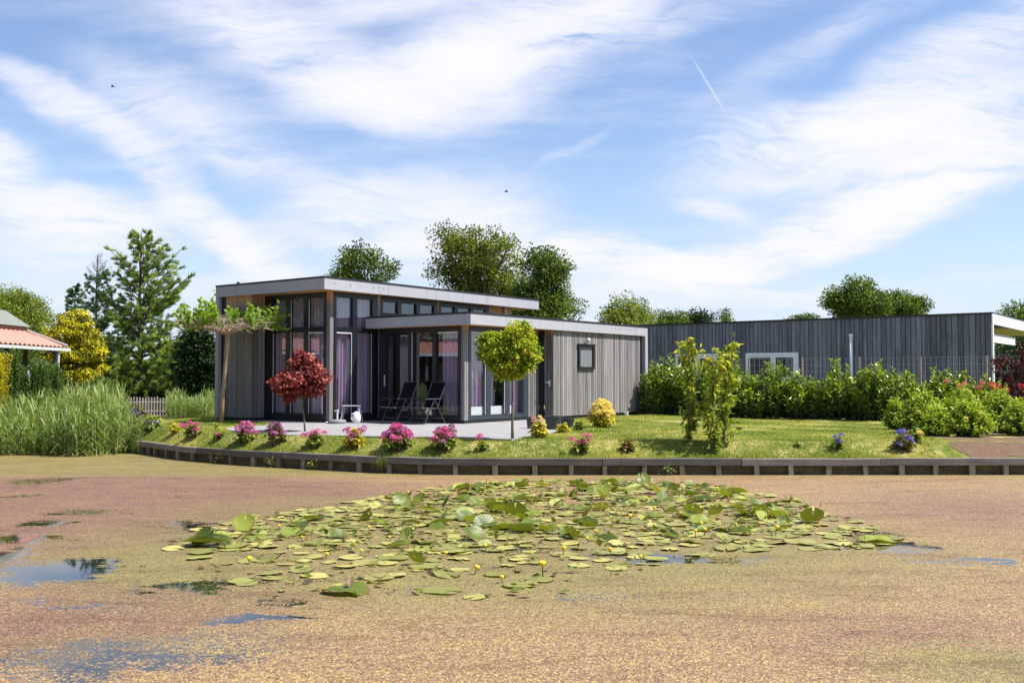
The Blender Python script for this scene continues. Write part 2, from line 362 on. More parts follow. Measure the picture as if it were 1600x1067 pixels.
def water_mat():
    m, n = mat('duckweed_water'); p = P_(n)
    sp = n.new('ShaderNodeSeparateXYZ', {0: p}); PX, PY = sp.outputs[0], sp.outputs[1]
    dn = n.noise(n.mapping(p, sc=(1, 1.6, 1)), 2.1, 7, .65, out=1)
    dv = n.new('ShaderNodeVectorMath', {0: dn, 1: (.5, .5, .5)}, operation='SUBTRACT')
    dv = n.new('ShaderNodeVectorMath', {0: dv, 1: (1.9, 1.3, 0)}, operation='MULTIPLY')
    q = n.new('ShaderNodeVectorMath', {0: p, 1: dv}, operation='ADD').outputs[0]
    def blobs(L, src):
        acc = None
        for (px, py, l, wd, st) in L:
            cx, cy = onz(px, py, 0); W = wd*cy*cy/(FPX*CAMH); Lw = l*cy/FPX
            g = n.new('ShaderNodeTexGradient', {0: n.mapping(src, (cx, cy, 0), (0,0,0), (Lw, W, 5), 'TEXTURE')}, gradient_type='SPHERICAL').outputs[1]
            g = n.m('MULTIPLY', n.smooth(g, 0, .8), st); acc = g if acc is None else n.m('ADD', acc, g)
        return acc
    opn = blobs([(90,893,130,34,1.7),(20,842,110,12,1.4),(70,818,80,10,1.1),(40,935,70,9,.8),(150,945,120,9,.8),(-60,880,140,44,1.3),
                 (390,966,100,13,.9),(330,1005,360,62,.47),(60,1050,340,62,.55),(200,1020,420,50,.25),(480,960,200,26,.3),(560,1020,120,30,.2),
                 (300,820,70,14,1.0),(235,916,110,11,.7),(335,912,110,13,1.0),(430,945,70,10,.8),(60,752,90,12,.9),(130,800,110,10,.9),(35,775,60,6,.9),
                 (1400,850,90,9,1.1),(1350,835,110,16,.9),(1460,876,140,6,.9),(1540,876,70,7,1.2),(1380,860,90,8,1.0),(290,925,120,8,.9),(440,965,80,8,1.3),(1015,873,120,17,.95),(860,862,160,14,.6),(930,932,130,13,.62),(1140,875,120,12,.7),
                 (700,860,200,14,.5),(500,905,150,14,.7),(620,920,160,12,.6),(1180,800,140,10,.6),(900,800,300,14,.5)], q)
    streak = n.noise(n.mapping(p, sc=(.8, 3.2, 1), rot=(0,0,.08)), 2.0, 9, .74)
    open_ = n.m('ADD', n.m('MULTIPLY', opn, .85), n.m('MULTIPLY', n.smooth(streak, .585, .78), 1.25))
    open_ = n.m('MULTIPLY', open_, n.m('MULTIPLY_ADD', n.noise(p, 9, 6, .7), 1.5, .22))
    v = n.new('ShaderNodeTexVoronoi', {'Vector': n.mapping(p, sc=(1, .8, 1)), 'Scale': 105.0, 'Randomness': 1.0}, voronoi_dimensions='2D')
    cs = n.new('ShaderNodeSeparateColor', {0: v.outputs['Color']})
    v2 = n.new('ShaderNodeTexVoronoi', {'Vector': p, 'Scale': 34.0}, voronoi_dimensions='2D')
    cs2 = n.new('ShaderNodeSeparateColor', {0: v2.outputs['Color']})
    weed = n.smooth(n.m('SUBTRACT', n.m('MULTIPLY_ADD', cs.outputs[0], .5, n.m('MULTIPLY_ADD', cs2.outputs[0], .25, .27)), open_), -.02, .04)
    rose = n.m('ADD', blobs([(120,775,760,60,1.3),(60,830,460,90,1.2),(180,950,420,90,.75),(1560,800,360,60,.6),(1380,985,420,55,.5),(60,1010,300,50,.4)], q), 0)
    rose = n.m('MULTIPLY', n.smooth(rose, .0, .9), n.m('MULTIPLY_ADD', n.noise(p, 1.5, 5, .6), .9, .45))
    yel = n.m('ADD', blobs([(100,716,600,12,1.1),(780,850,1000,110,1.25),(560,790,420,30,.5),(1560,1040,300,60,.9),(230,880,260,40,.8),(150,1010,400,40,.4)], q),
              n.smooth(n.m('ADD', PY, n.m('MULTIPLY', n.noise(p, 1.3, 4), 1.0)), 17.85, 18.8))
    base = n.mixc(n.m('MULTIPLY_ADD', cs.outputs[1], .65, n.m('MULTIPLY', cs2.outputs[1], .35)), (.12, .064, .038), (.40, .255, .13))
    base = n.mixc(n.smooth(cs.outputs[2], .80, .92), base, (.52, .40, .13))
    rc = n.mixc(cs.outputs[1], (.085, .040, .033), (.275, .145, .105))
    rc = n.mixc(n.smooth(cs.outputs[2], .88, .95), rc, (.42, .29, .12))
    yc = n.mixc(cs.outputs[1], (.095, .088, .022), (.30, .265, .075))
    c = n.mixc(n.m('MINIMUM', rose, 1.0), base, rc)
    c = n.mixc(n.m('MULTIPLY', n.m('MINIMUM', yel, 1.0), .75), c, yc)
    c = n.mixc(n.m('MULTIPLY', n.smooth(n.noise(p, 22, 7, .75), .46, .66), .75), c, n.mixc(.65, c, (.10, .05, .04)))
    drift = n.noise(n.mapping(p, sc=(.55, 1.9, 1), rot=(0, 0, .12)), 1.3, 8, .7, .6)
    c = n.mixc(n.m('MULTIPLY', n.smooth(drift, .50, .66), .5), c, n.mixc(1.0, c, (.50, .40, .38), 'MULTIPLY'))
    c = n.mixc(n.m('MULTIPLY', n.smooth(drift, .48, .34), .45), c, n.mixc(1.0, c, (1.25, 1.3, .95), 'MULTIPLY'))
    dk = n.smooth(cs.outputs[0], .0, .30)
    c = n.mixc(dk, n.mixc(.75, c, (.06, .035, .03)), c)
    h = n.m('ADD', n.m('SUBTRACT', 1.0, n.m('MULTIPLY', v.outputs['Distance'], 1.3)), n.m('MULTIPLY', cs.outputs[0], .8))
    wd = prin(n, col=c, rough=.6, spec=.35, normal=bump(n, n.m('ADD', n.m('MULTIPLY', h, .004), n.m('MULTIPLY', n.noise(p, 7, 5, .7), .02)), .8, 1.0))
    wt = prin(n, col=(.010, .013, .012), rough=.03, spec=.6, normal=bump(n, n.noise(p, 3, 2), .006, .01))
    return fin(m, n, n.new('ShaderNodeMixShader', {0: weed, 1: wt.outputs[0], 2: wd.outputs[0]}))
M['water'] = water_mat()
wx = [-400, -60, -20, -8, -4, 0, 4, 8, 20, 60, 400]; wy = [-200, -20, 0, 4, 6, 8, 10, 12, 14, 16, 18, 20, 24, 31]
wv = [(x, y, 0) for x in wx for y in wy]; k = len(wy)
tag(mesh_obj('pond_water', wv, [(i*k+j, (i+1)*k+j, (i+1)*k+j+1, i*k+j+1) for i in range(len(wx)-1) for j in range(k-1)], M['water'], org=(0, 10, 0)), kind='structure')

# terrace
TP = [(345,653),(395,658),(430,660),(416,664),(352,668),(358,672),(452,679),(600,681.5),(700,683),(800,686),(868,675),(880,662),(866,655),(725,650),(600,645),(515,643),(400,646)]
TW = [onz(a, b, FL) for a, b in TP]
nT = len(TW)
tag(mesh_obj('terrace', [(x, y, FL) for x, y in TW]+[(x, y, FL-.16) for x, y in TW],
    [tuple(range(nT-1, -1, -1))]+[(i, (i+1) % nT, nT+(i+1) % nT, nT+i) for i in range(nT)], M['paving'], org=(-3, 24, FL-.16)), kind='structure')
# soil bed on the right
SP = [(1405,688),(1435,702),(1480,712.5),(1620,713.5)]
def soil():
    vs = []; fs = []; nx, ny = 38, 26
    for i in range(nx):
        x = 8.1+i*.35
        yb = shore(x)+.08+(.75 if i == 0 else .25 if i == 1 else 0)
        for j in range(ny):
            t = j/(ny-1); y = yb+(24.5-yb)*t; y += .07*math.sin(i*1.9+j)*(j in (0, 1)); xx = x+.27*(y-18.5)+(.12*math.sin(j*1.7)+.1*math.sin(j*.6) if i == 0 else 0); vs.append((xx, y, float(height(x, y))+.006))
    for i in range(nx-1):
        for j in range(ny-1): fs.append((i*ny+j, (i+1)*ny+j, (i+1)*ny+j+1, i*ny+j+1))
    tag(mesh_obj('soil_bed', vs, fs, M['soil'], org=(9, 19, .5)), kind='structure')
soil()

# timber revetment: cap boards in lengths, posts below, sheet piling behind
def revetment():
    t = thing('retaining_wall', 'long weathered timber retaining wall with posts holding the lawn above the pond', 'retaining wall', (-.24, 18.05, 0))
    bx = [(-9.3, 23.45)]+[(a, b) for a, b in SHORE[7:16]]+[(7.19, 18.08), (9.6, 18.1), (14, 18.13), (22, 18.15)]
    bx = [Vector((a, b, 0)) for a, b in bx]
    L = [0]
    for i in range(len(bx)-1): L.append(L[-1]+(bx[i+1]-bx[i]).length)
    def pos(s):
        s = max(0, min(L[-1], s))
        for i in range(len(bx)-1):
            if s <= L[i+1]+1e-6:
                k = (s-L[i])/(L[i+1]-L[i]); return bx[i].lerp(bx[i+1], k)
    def frame(s):
        d = (pos(s+.25)-pos(s-.25)).normalized(); return pos(s), d, Vector((d.y, -d.x, 0))
    s = 0
    while s < L[-1]-.2:
        ln = random.choice([2.6, 3.0, 3.6, 2.2]); e = min(L[-1], s+ln); n = max(2, int((e-s)/.4)); b = MB(); rr = random.random(); dz = random.uniform(-.008, .008)
        vs = []
        for i in range(n+1):
            p, d, nn = frame(s+.006+(e-s-.012)*i/n)
            for (o, z) in ((.045, .305), (.045, .183), (-.03, .183), (-.03, .315)):
                q = p+nn*(o+.004*math.sin(i*1.7+s)); vs.append((q.x, q.y, z+dz+.003*math.sin(i*2.1+s)))
        fs = [(0, 1, 2, 3), tuple(4*n+3-k for k in range(4))]
        for i in range(n):
            for k in range(4): fs.append((i*4+k, i*4+4+k, i*4+4+(k+1) % 4, i*4+(k+1) % 4))
        b.add(vs, fs, rr); b.build('cap_board', M['oldwood'], t); s = e
    s = .25
    while s < L[-1]:
        p, d, nn = frame(s); b = MB(); lean = random.uniform(-.02, .02); w2 = random.uniform(.038, .055)
        f = lambda a, o, z: tuple(p+d*(a+lean*(.2-z)*3)+nn*o+Vector((0, 0, z)))
        b.fr = f; b.box(-w2, w2, -.04, .036+random.uniform(0, .012), -.25, .182); b.build('post', M['post'], t)
        s += (.42 if s < 1.4 else .68)+random.uniform(-.07, .07)
    n = 90; vs = []
    for i in range(n+1):
        p, d, nn = frame(L[-1]*i/n)
        for z in (-.25, .0, .1, .2, .27): q = p-nn*(.05+.02*math.sin(i*5.3+z*40)); vs.append((q.x, q.y, z))
    mesh_obj('sheet_piling', vs, [(i*5+k, i*5+5+k, i*5+6+k, i*5+k+1) for i in range(n) for k in range(4)], M['pile'], t)
revetment()

# ------------------------------------------------------------------ the wooden house
TH = .639; HM = Vector((-4.8211, 24.6602, 0)); HU = Vector((math.sin(TH), math.cos(TH), 0)); HV = Vector((-math.cos(TH), math.sin(TH), 0))
def Wd(U, V, z, O=HM): q = O+HU*U+HV*V; return (q.x, q.y, z+FL)
NO = Vector((15.6742, 31.3923, 0))
def Nd(U, V, z): return Wd(U, V, z, NO)
house = thing('house', 'modern flat-roofed wooden house with grey cladding and tall purple-curtained windows', 'house', Wd(5, 0, 0))
Zmt, Zmb, Zwt, Zwb = 3.80, 3.46, 2.848, 2.528
def planks(along, fixed, s0, s1, z0, z1, out, wdt=.118, fr=Wd, name='wall', m='clad', parent=None, back=True, gap=.017):
    """vertical boards; along 'U' or 'V', plane at fixed, boards stand out towards sign out"""
    b = MB(fr); s = s0
    def bx(a0, a1, t0, t1, za, zb, r):
        lo, hi = min(t0, t1), max(t0, t1)
        if along == 'U': b.box(a0, a1, lo, hi, za, zb, r)
        else: b.box(lo, hi, a0, a1, za, zb, r)
    while s < s1-.01:
        e = min(s1, s+wdt*random.uniform(.82, 1.16)); t = random.uniform(.0, .006)
        if s1-e < .04: e = s1
        bx(s, e-gap, fixed-out*.022, fixed+out*t, z0, z1, random.random()); s = e
    o = b.build(name, M[m], parent or house)
    if back:
        c = MB(fr); lo, hi = sorted((fixed-out*.026, fixed-out*.09))
        if along == 'U': c.box(s0, s1, lo, hi, z0-.01, z1)
        else: c.box(lo, hi, s0, s1, z0-.01, z1)
        c.build('wall_backing', M['black'], parent or house)
    return o
# roofs: slab with fascia panels, black trim, orange soffit
def roof(u0, u1, v0, v1, zb, zt, seams, nm, slots=()):
    b = MB(Wd); b.box(u0+.03, u1-.03, v0+.03, v1-.03, zb+.025, zt-.03, .5); r = b.build('roof', M['black'], house)
    s = MB(Wd)                                     # soffit boards
    x = u0+.035
    while x < u1-.05: e = min(x+.14, u1-.035); s.box(x, e-.008, v0+.035, v1-.035, zb+.004, zb+.022); x = e
    s.build('soffit', M['orange'], r)
    f = MB(Wd)
    us = [u0]+[q for q in seams if u0 < q < u1]+[u1]
    for i in range(len(us)-1): f.box(us[i]+(.004 if i else 0), us[i+1]-.004, v0, v0+.03, zb, zt-.05)
    f.build('fascia', M['fascia'], r)
    f = MB(Wd); vs = [v0+.031, (v0+v1)/2+.1, v1]
    for i in range(2): f.box(u0, u0+.03, vs[i]+(.004 if i else 0), vs[i+1]-(0 if i else .004), zb, zt-.05)
    f.box(u1-.03, u1, v0+.031, v1-.031, zb, zt-.05); f.box(u0+.031, u1, v1-.03, v1, zb, zt-.05)
    f.build('fascia', M['fascia'], r)
    e = MB(Wd); e.box(u0-.012, u1+.012, v0-.012, v0+.08, zt-.048, zt); e.box(u0-.012, u0+.08, v0+.081, v1, zt-.048, zt)
    e.box(u1-.08, u1+.012, v0+.081, v1, zt-.048, zt); e.box(u0+.081, u1-.081, v1-.08, v1, zt-.048, zt); e.build('roof_edge', M['black'], r)
    return r
rf = roof(0, 9.6, 0, 4.51, Zmb, Zmt, [2.35, 3.95, 5.6, 7.9], 'main')
wr = roof(1.85, 11.06, -3.337, .375, Zwb, Zwt, [4.9, 7.45], 'wing')
M['stain'] = plain('fascia_mark', (.20, .20, .215), .7)
# nail marks on the fascia
for i, uu in enumerate([8.75, 8.98, 9.22, 9.5, 9.68, 9.84, 10.0, 10.25]): b = MB(Wd); b.box(uu, uu+.03+.02*(i % 2), -3.3405, -3.335, 2.70-.02*(i % 3), 2.73); b.build('stain', M['stain'], wr)
for i, uu in enumerate([.35, .9, 1.25, 1.75, 1.95, 2.15]): b = MB(Wd); b.box(uu, uu+.035, -.0035, .002, 3.62-.04*(i % 2), 3.66); b.build('stain', M['stain'], rf)
# portal legs of the fascia frame
b = MB(Wd); b.box(0, .25, 4.37, 4.51, .05, Zmb-.002); b.build('portal_leg', M['fascia'], house)
b = MB(Wd); b.box(10.9, 11.06, -3.337, -3.0, .05, Zwb-.002); b.build('portal_leg', M['fascia'], house)
b = MB(Wd); b.box(.10, .3, 4.145, 4.369, .0, Zmb); b.build('recess_strip', M['black'], house); b = MB(Wd); b.box(10.7, 10.899, -3.2, -2.9, 0, Zwb); b.build('recess_strip', M['black'], house)
# plinth
b = MB(Wd); b.box(.10, 9.5, 3.02, 4.49, -.2, .075); b.box(.585, 8.5, .42, 3.02, -.2, .075); b.box(2.29, 10.9, -2.77, .419, -.2, .074)
b.box(5.71, 10.95, -3.215, -2.771, -.2, .073); b.build('plinth', M['black'], house)
# cladding
planks('V', .08, 3.03, 4.145, .08, Zmb+.01, -1, m='clad_hi')
planks('U', 3.03, .08, .57, .08, Zmb+.01, -1, m='clad_hi')
planks('V', .57, .40, .548, .08, Zmb+.01, -1, .2, m='clad_hi')
planks('U', .40, .57, .705, .08, Zmb+.01, -1, .3, m='clad_hi')
BU = lambda u: u+.15
planks('U', .40, 2.34, 2.46, 2.86, Zmb+.01, -1, .2, m='clad_hi')
planks('U', .40, 4.865, 4.965, 2.86, Zmb+.01, -1, .2, m='clad_hi')
planks('U', .40, 7.39, 8.53, 2.86, Zmb+.01, -1, .115, m='orange')
planks('V', 8.53, .40, 4.4, 2.86, Zmb+.01, 1, .115, m='orange')
planks('V', 2.27, .27, .305, .08, Zwb+.01, -1, .1, m='clad')
planks('V', 2.27, -2.79, -2.655, .08, Zwb+.01, -1, .07)
planks('U', -2.79, 2.27, 2.44, .08, Zwb+.01, -1, .08)
planks('U', -2.79, 5.09, 5.62, .08, Zwb+.01, -1, .11)
planks('V', 5.69, -3.24, -2.93, .08, Zwb+.01, -1, .10)
ex = planks('U', -3.24, 5.69, 10.71, .08, Zwb+.01, -1, .118, m='clad_lo', back=False)
planks('V', 11.0, -3.2, .3, .08, Zwb, 1)
b = MB(Wd); b.box(5.6, 5.69, -2.92, -2.80, .0, Zwb); b.build('recess_strip', M['black'], house)  # black filler painting in the dark of a deeper opening
# inner shell
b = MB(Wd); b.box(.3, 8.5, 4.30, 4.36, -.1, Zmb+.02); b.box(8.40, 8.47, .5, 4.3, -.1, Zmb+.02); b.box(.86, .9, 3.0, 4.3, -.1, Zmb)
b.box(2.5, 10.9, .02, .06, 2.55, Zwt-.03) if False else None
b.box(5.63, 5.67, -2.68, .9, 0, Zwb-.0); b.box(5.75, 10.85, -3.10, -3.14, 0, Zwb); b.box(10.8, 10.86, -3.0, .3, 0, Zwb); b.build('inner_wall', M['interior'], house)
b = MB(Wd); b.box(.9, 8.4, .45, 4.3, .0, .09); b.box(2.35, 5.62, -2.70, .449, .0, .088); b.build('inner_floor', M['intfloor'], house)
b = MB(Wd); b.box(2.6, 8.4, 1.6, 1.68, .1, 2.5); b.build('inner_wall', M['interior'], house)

def window(along, fixed, out, s0, s1, z0, z1, cells, name='window', fm='frame', depth=.09, parent=None, fr=Wd, sash=.0, strips=(), pane=True):
    """cells: list of (a0,a1,h0,h1) glass openings inside the frame rectangle"""
    b = MB(fr)
    def bx(bb, a0, a1, h0, h1, t0, t1):
        lo, hi = sorted((fixed+out*t0, fixed+out*t1))
        if along == 'U': bb.box(a0, a1, lo, hi, h0, h1)
        else: bb.box(lo, hi, a0, a1, h0, h1)
    hs = sorted({z0, z1} | {c[2] for c in cells} | {c[3] for c in cells}); ss = sorted({s0, s1} | {c[0] for c in cells} | {c[1] for c in cells})
    # full-length vertical members, then horizontal members between them
    cols = sorted({(c[0], c[1]) for c in cells}); edge = s0
    for (a, c) in cols: bx(b, edge, a, z0, z1, -depth, 0); edge = c
    bx(b, edge, s1, z0, z1, -depth, 0)
    for (a, c) in cols:
        z = z0
        for (_, _, h0, h1) in sorted([q for q in cells if (q[0], q[1]) == (a, c)], key=lambda q: q[2]):
            bx(b, a, c, z, h0, -depth, -.003); z = h1
        bx(b, a, c, z, z1, -depth, -.003)
    o = b.build(name, M[fm], parent or house)
    for (a0, a1, h0, h1) in cells:
        e = .028; g = MB(fr)                       # slim inner sash
        for q in ((a0, a0+e, h0, h1), (a1-e, a1, h0, h1), (a0+e, a1-e, h0, h0+e), (a0+e, a1-e, h1-e, h1)): bx(g, *q, -depth+.01, -.03)
        g.build('sash', M[fm], o)
        if pane:
            g = MB(fr); t = fixed-out*.055
            pts = [(a0+e, h0+e), (a1-e, h0+e), (a1-e, h1-e), (a0+e, h1-e)]
            g.add([(p[0], t, p[1]) if along == 'U' else (t, p[0], p[1]) for p in pts], [(0,1,2,3)] if (along == 'U') == (out < 0) else [(3,2,1,0)])
            g.build('pane', M['glass'], o)
    if strips:
        for (a0, a1, h0, h1) in strips:
            g = MB(fr); bx(g, a0, a1, h0, h1, -.05, -.022); g.build('pane_strip', M['grey_strip'], o)  # blind rails across the top, thin light grey strips up the pane edges
    return o
LZ = (.19, 2.43); UZ = (2.51, 3.35)
A3 = [(.655, 1.256), (1.43, 1.985), (2.16, 2.72)]
window('V', .57, -1, .553, 3.02, .08, Zmb-.01, [(a, c, *z) for a, c in A3 for z in (LZ, UZ)], strips=[(.69, 1.22, 2.365, 2.40), (1.23, 1.256, .22, 3.3), (1.96, 1.985, .22, 3.3), (2.695, 2.72, .2, 2.4)])
B2 = [(.80, 1.39), (1.56, 2.14)]
window('U', .40, -1, .708, 2.335, .08, Zmb-.01, [(a, c, *z) for a, c in B2 for z in (LZ, UZ)], strips=[(.83, 1.36, 2.365, 2.40), (1.365, 1.39, .2, 2.4), (2.12, 2.14, .2, 2.4)])
window('U', .40, -1, 2.463, 4.862, 2.86, Zmb-.01, [(2.56, 3.15, 2.98, 3.34), (3.31, 3.94, 2.98, 3.34), (4.10, 4.72, 2.98, 3.34)])
window('U', .40, -1, 4.968, 7.385, 2.86, Zmb-.01, [(5.05, 5.67, 2.98, 3.34), (5.83, 6.45, 2.98, 3.34), (6.61, 7.21, 2.98, 3.34)])
window('V', 2.27, -1, -.88, .268, .08, Zwb-.01, [(-.82, .0, .17, 2.42)], name='sliding_door')
window('V', 2.27, -1, -2.652, -.884, .08, Zwb-.01, [(-1.69, -.93, .17, 2.42), (-2.57, -1.82, .17, 2.42)], strips=[(-2.54, -1.85, 2.34, 2.385), (-.955, -.93, .2, 2.4)])
window('U', -2.79, -1, 2.443, 5.087, .08, Zwb-.01, [(2.55, 3.19, .17, 2.42), (3.38, 4.04, .17, 2.42), (4.23, 4.87, .17, 2.42)], fm='frame_lt', strips=[(2.58, 3.17, 2.34, 2.385), (3.165, 3.19, .2, 2.35), (4.015, 4.04, .2, 2.35)])
b = MB(Wd); b.box(2.24, 2.262, .02, .05, .95, 1.25); b.build('door_handle', M['grey_strip'], house)
b = MB(Wd); b.tube([(5.655, -3.13, 1.04), (5.60, -3.13, 1.04), (5.60, -3.02, 1.05)], .012); b.box(5.66, 5.667, -3.16, -3.10, .93, 1.12); b.build('door_handle', M['grey_strip'], house)
# small window in the boarded block, standing proud of the wall
b = MB(Wd)
for q in ((6.95, 7.84, 1.42, 1.50), (6.95, 7.84, 2.08, 2.15), (6.95, 7.03, 1.501, 2.079), (7.76, 7.84, 1.501, 2.079)): b.box(q[0], q[1], -3.30, -3.22, q[2], q[3])
b.box(6.92, 7.87, -3.33, -3.22, 2.151, 2.175); sw = b.build('window', M['black'], house)
b = MB(Wd); b.add([(7.03, -3.262, 1.5), (7.76, -3.262, 1.5), (7.76, -3.262, 2.08), (7.03, -3.262, 2.08)], [(0,1,2,3)]); b.build('pane', M['glass'], sw)
b = MB(Wd); b.box(7.03, 7.76, -3.25, -3.243, 1.5, 2.08); b.build('blind', plain('pale_blind', (.30, .31, .33), .8), sw)
b = MB(Wd); b.box(5.75, 10.6, -3.21, -3.15, .07, Zwb+.01); b.build('wall_backing', M['black'], house)
# downpipe on the tall block and gutter trim
b = MB(Wd); b.tube([(8.16, .33, 2.75), (8.16, .33, 3.47)], .045, 8); b.build('downpipe', M['grey_strip'], house)

def single(b, name, m, label, cat, org=None, group=None, smooth=False): return tag(b.build(name, m, None, smooth, org), label, cat, group)
# wall lamp
t = thing('wall_lamp', 'round white lamp on the boards above the small black window', 'wall lamp', Wd(7.40, -3.24, 2.2))
b = MB(Wd); b.tube([(7.40, -3.235, 2.19), (7.40, -3.30, 2.19), (7.40, -3.32, 2.27)], .018); b.box(7.36, 7.44, -3.262, -3.246, 2.14, 2.24); b.build('bracket', M['grey_strip'], t)
b = MB(Wd); b.lathe((7.40, -3.34, 2.26), [(.02, -.02), (.045, 0), (.06, .035), (.048, .07), (.015, .09)]); b.build('lamp_head', plain('lamp_cream', (.6, .58, .5), .4), t, smooth=True)
b = MB(); c = Wd(6.35, -.35, 0); b.lathe((c[0], c[1], FL+Zwt-.02), [(.11, 0), (.11, .02), (.06, .04), (.05, .14), (.085, .15), (.02, .28)]); 
single(b, 'roof_vent', M['grey_strip'], 'small grey cone vent on the lower flat roof before the clerestory windows', 'roof vent', (c[0], c[1], FL+Zwt))
b = MB(Wd); c = Wd(.3, 3.9, 0); b.tube([(.3, 3.9, Zmt-.03), (.3, 3.9, Zmt+.06)], .025); b.tube([(.3, 3.9, Zmt+.06), (.3, 3.9, Zmt+.09)], .045); single(b, 'roof_vent', M['black'], 'tiny black vent pipe on the upper roof edge at far left', 'roof vent')

# curtains
def curtain(along, fixed, s0, s1, z0, z1, label, amp=.062, wl=.15, pinch=0, side=0):
    vs = []; n = max(8, int((s1-s0)/.018)); m_ = 14; wv = random.uniform(0, 9)
    for j in range(m_+1):
        h = z0+(z1-z0)*j/m_; k = 1-j/m_; w_ = (s1-s0)*(1-pinch*k**1.6); o = s0+side*((s1-s0)-w_)
        for i in range(n+1):
            a = (s1-s0)*i/n; s = o+w_*i/n
            t = amp*(math.sin(a/wl*6.283+wv+.5*math.sin(a*9+wv))+.35*math.sin(a/wl*3.1+wv*2+h*.6))
            p = (s, fixed+t) if along == 'U' else (fixed+t, s); vs.append(Wd(p[0], p[1], h))
    fs = [(j*(n+1)+i, j*(n+1)+i+1, (j+1)*(n+1)+i+1, (j+1)*(n+1)+i) for j in range(m_) for i in range(n)]
    tag(mesh_obj('curtain', vs, fs, M['curtain'], smooth=True), label, 'curtain', 'purple curtains behind the house windows')
curtain('V', .75, .78, 1.42, .12, 3.42, 'purple curtain in left-facing tall window, beside the corner post behind the red maple')
curtain('V', .75, 1.48, 2.12, .12, 3.42, 'purple curtain in the middle pane column of the tall left-facing window')
curtain('V', .75, 2.18, 2.9, .12, 3.42, 'shaded purple curtain nearest the boarded wall in the tall left-facing window')
curtain('U', .60, .84, 1.46, .12, 3.42, 'sunlit lilac curtain shaped to roof shadow in tall window right of the corner post', pinch=.12)  # pinch copies the slanted edge of the roof shadow into the shape
curtain('U', .60, 1.54, 2.24, .12, 3.42, 'straight purple curtain in the tall window next to the dark patio door', wl=.18)
curtain('V', 2.46, -2.60, -1.88, .12, 2.45, 'purple curtain behind the two folding chairs at the patio glass', wl=.13)
curtain('U', -2.58, 2.50, 3.16, .12, 2.45, 'purple curtain in the right-facing window beside the wing corner post', wl=.17)
curtain('U', -2.58, 3.30, 3.72, .12, 2.45, 'narrow lilac curtain in the middle pane left of the globe tree trunk', pinch=.2)
curtain('U', -2.58, 4.30, 4.98, .12, 2.45, 'lilac curtain with fine folds in the pane right of the globe tree trunk', wl=.11, amp=.035)
t = thing('radiator', 'long low white radiator behind the right-facing patio window', 'radiator', Wd(3.4, -2.66, .17))
b = MB(Wd); b.box(2.5, 4.45, -2.69, -2.665, .20, .42); b.build('panel', M['white'], t)
for q in (2.7, 3.45, 4.2): b = MB(Wd); b.box(q, q+.04, -2.66, -2.64, .09, .3); b.build('foot', M['grey_strip'], t)
b = MB(Wd); b.box(3.68, 4.0, -2.45, -2.15, .09, .82); b.box(3.66, 4.02, -2.47, -2.13, .821, .85); b.box(3.78, 3.9, -2.456, -2.451, .70, .72)
single(b, 'cabinet', plain('grey_cabinet', (.28, .31, .33), .5), 'small grey cabinet standing inside behind the middle right-facing pane', 'cabinet')

# ------------------------------------------------------------------ the neighbouring building
nb = thing('bungalow', 'long low dark-boarded neighbouring bungalow with white framed corner behind the hedge', 'bungalow', Nd(3, 8, 0))
planks('V', 0, .02, 24, -.1, 3.25, -1, .165, fr=Nd, m='clad_dark', parent=nb, gap=.02)
b = MB(Nd); b.box(-.04, .1, -.02, 24.05, 3.25, 3.31); b.box(-.04, 12.0, -.05, -.021, 3.27, 3.31); b.build('roof_edge', M['black'], nb)
b = MB(Nd); b.box(.101, 12, 0.0, 24, 3.2, 3.27); b.box(0.11, 12, .0, 3, 2.96, 3.05); b.build('roof', plain('tan_soffit', (.42, .34, .27), .7), nb)
b = MB(Nd); b.box(-.035, 12, -.04, -.001, 2.92, 3.268); b.box(-.035, .10, -.04, .01, -.1, 2.919); b.build('fascia', M['white'], nb)
b = MB(Nd); b.box(.101, 4.4, .02, .10, 2.34, 2.58); b.build('canopy_beam', M['white'], nb)
b = MB(Nd); b.box(.101, 4.4, .0, 1.8, 2.581, 2.62); b.build('canopy', M['frame_lt'], nb)
b = MB(Nd); b.box(.45, .6, .1, .25, -.1, 2.33); b.build('post', M['orange'], nb)
b = MB(Nd); b.box(.1, 12, 3.0, 3.1, -.1, 3.2); b.box(.12, .18, .3, 3.0, -.1, 3.2); b.build('inner_wall', M['interior'], nb)
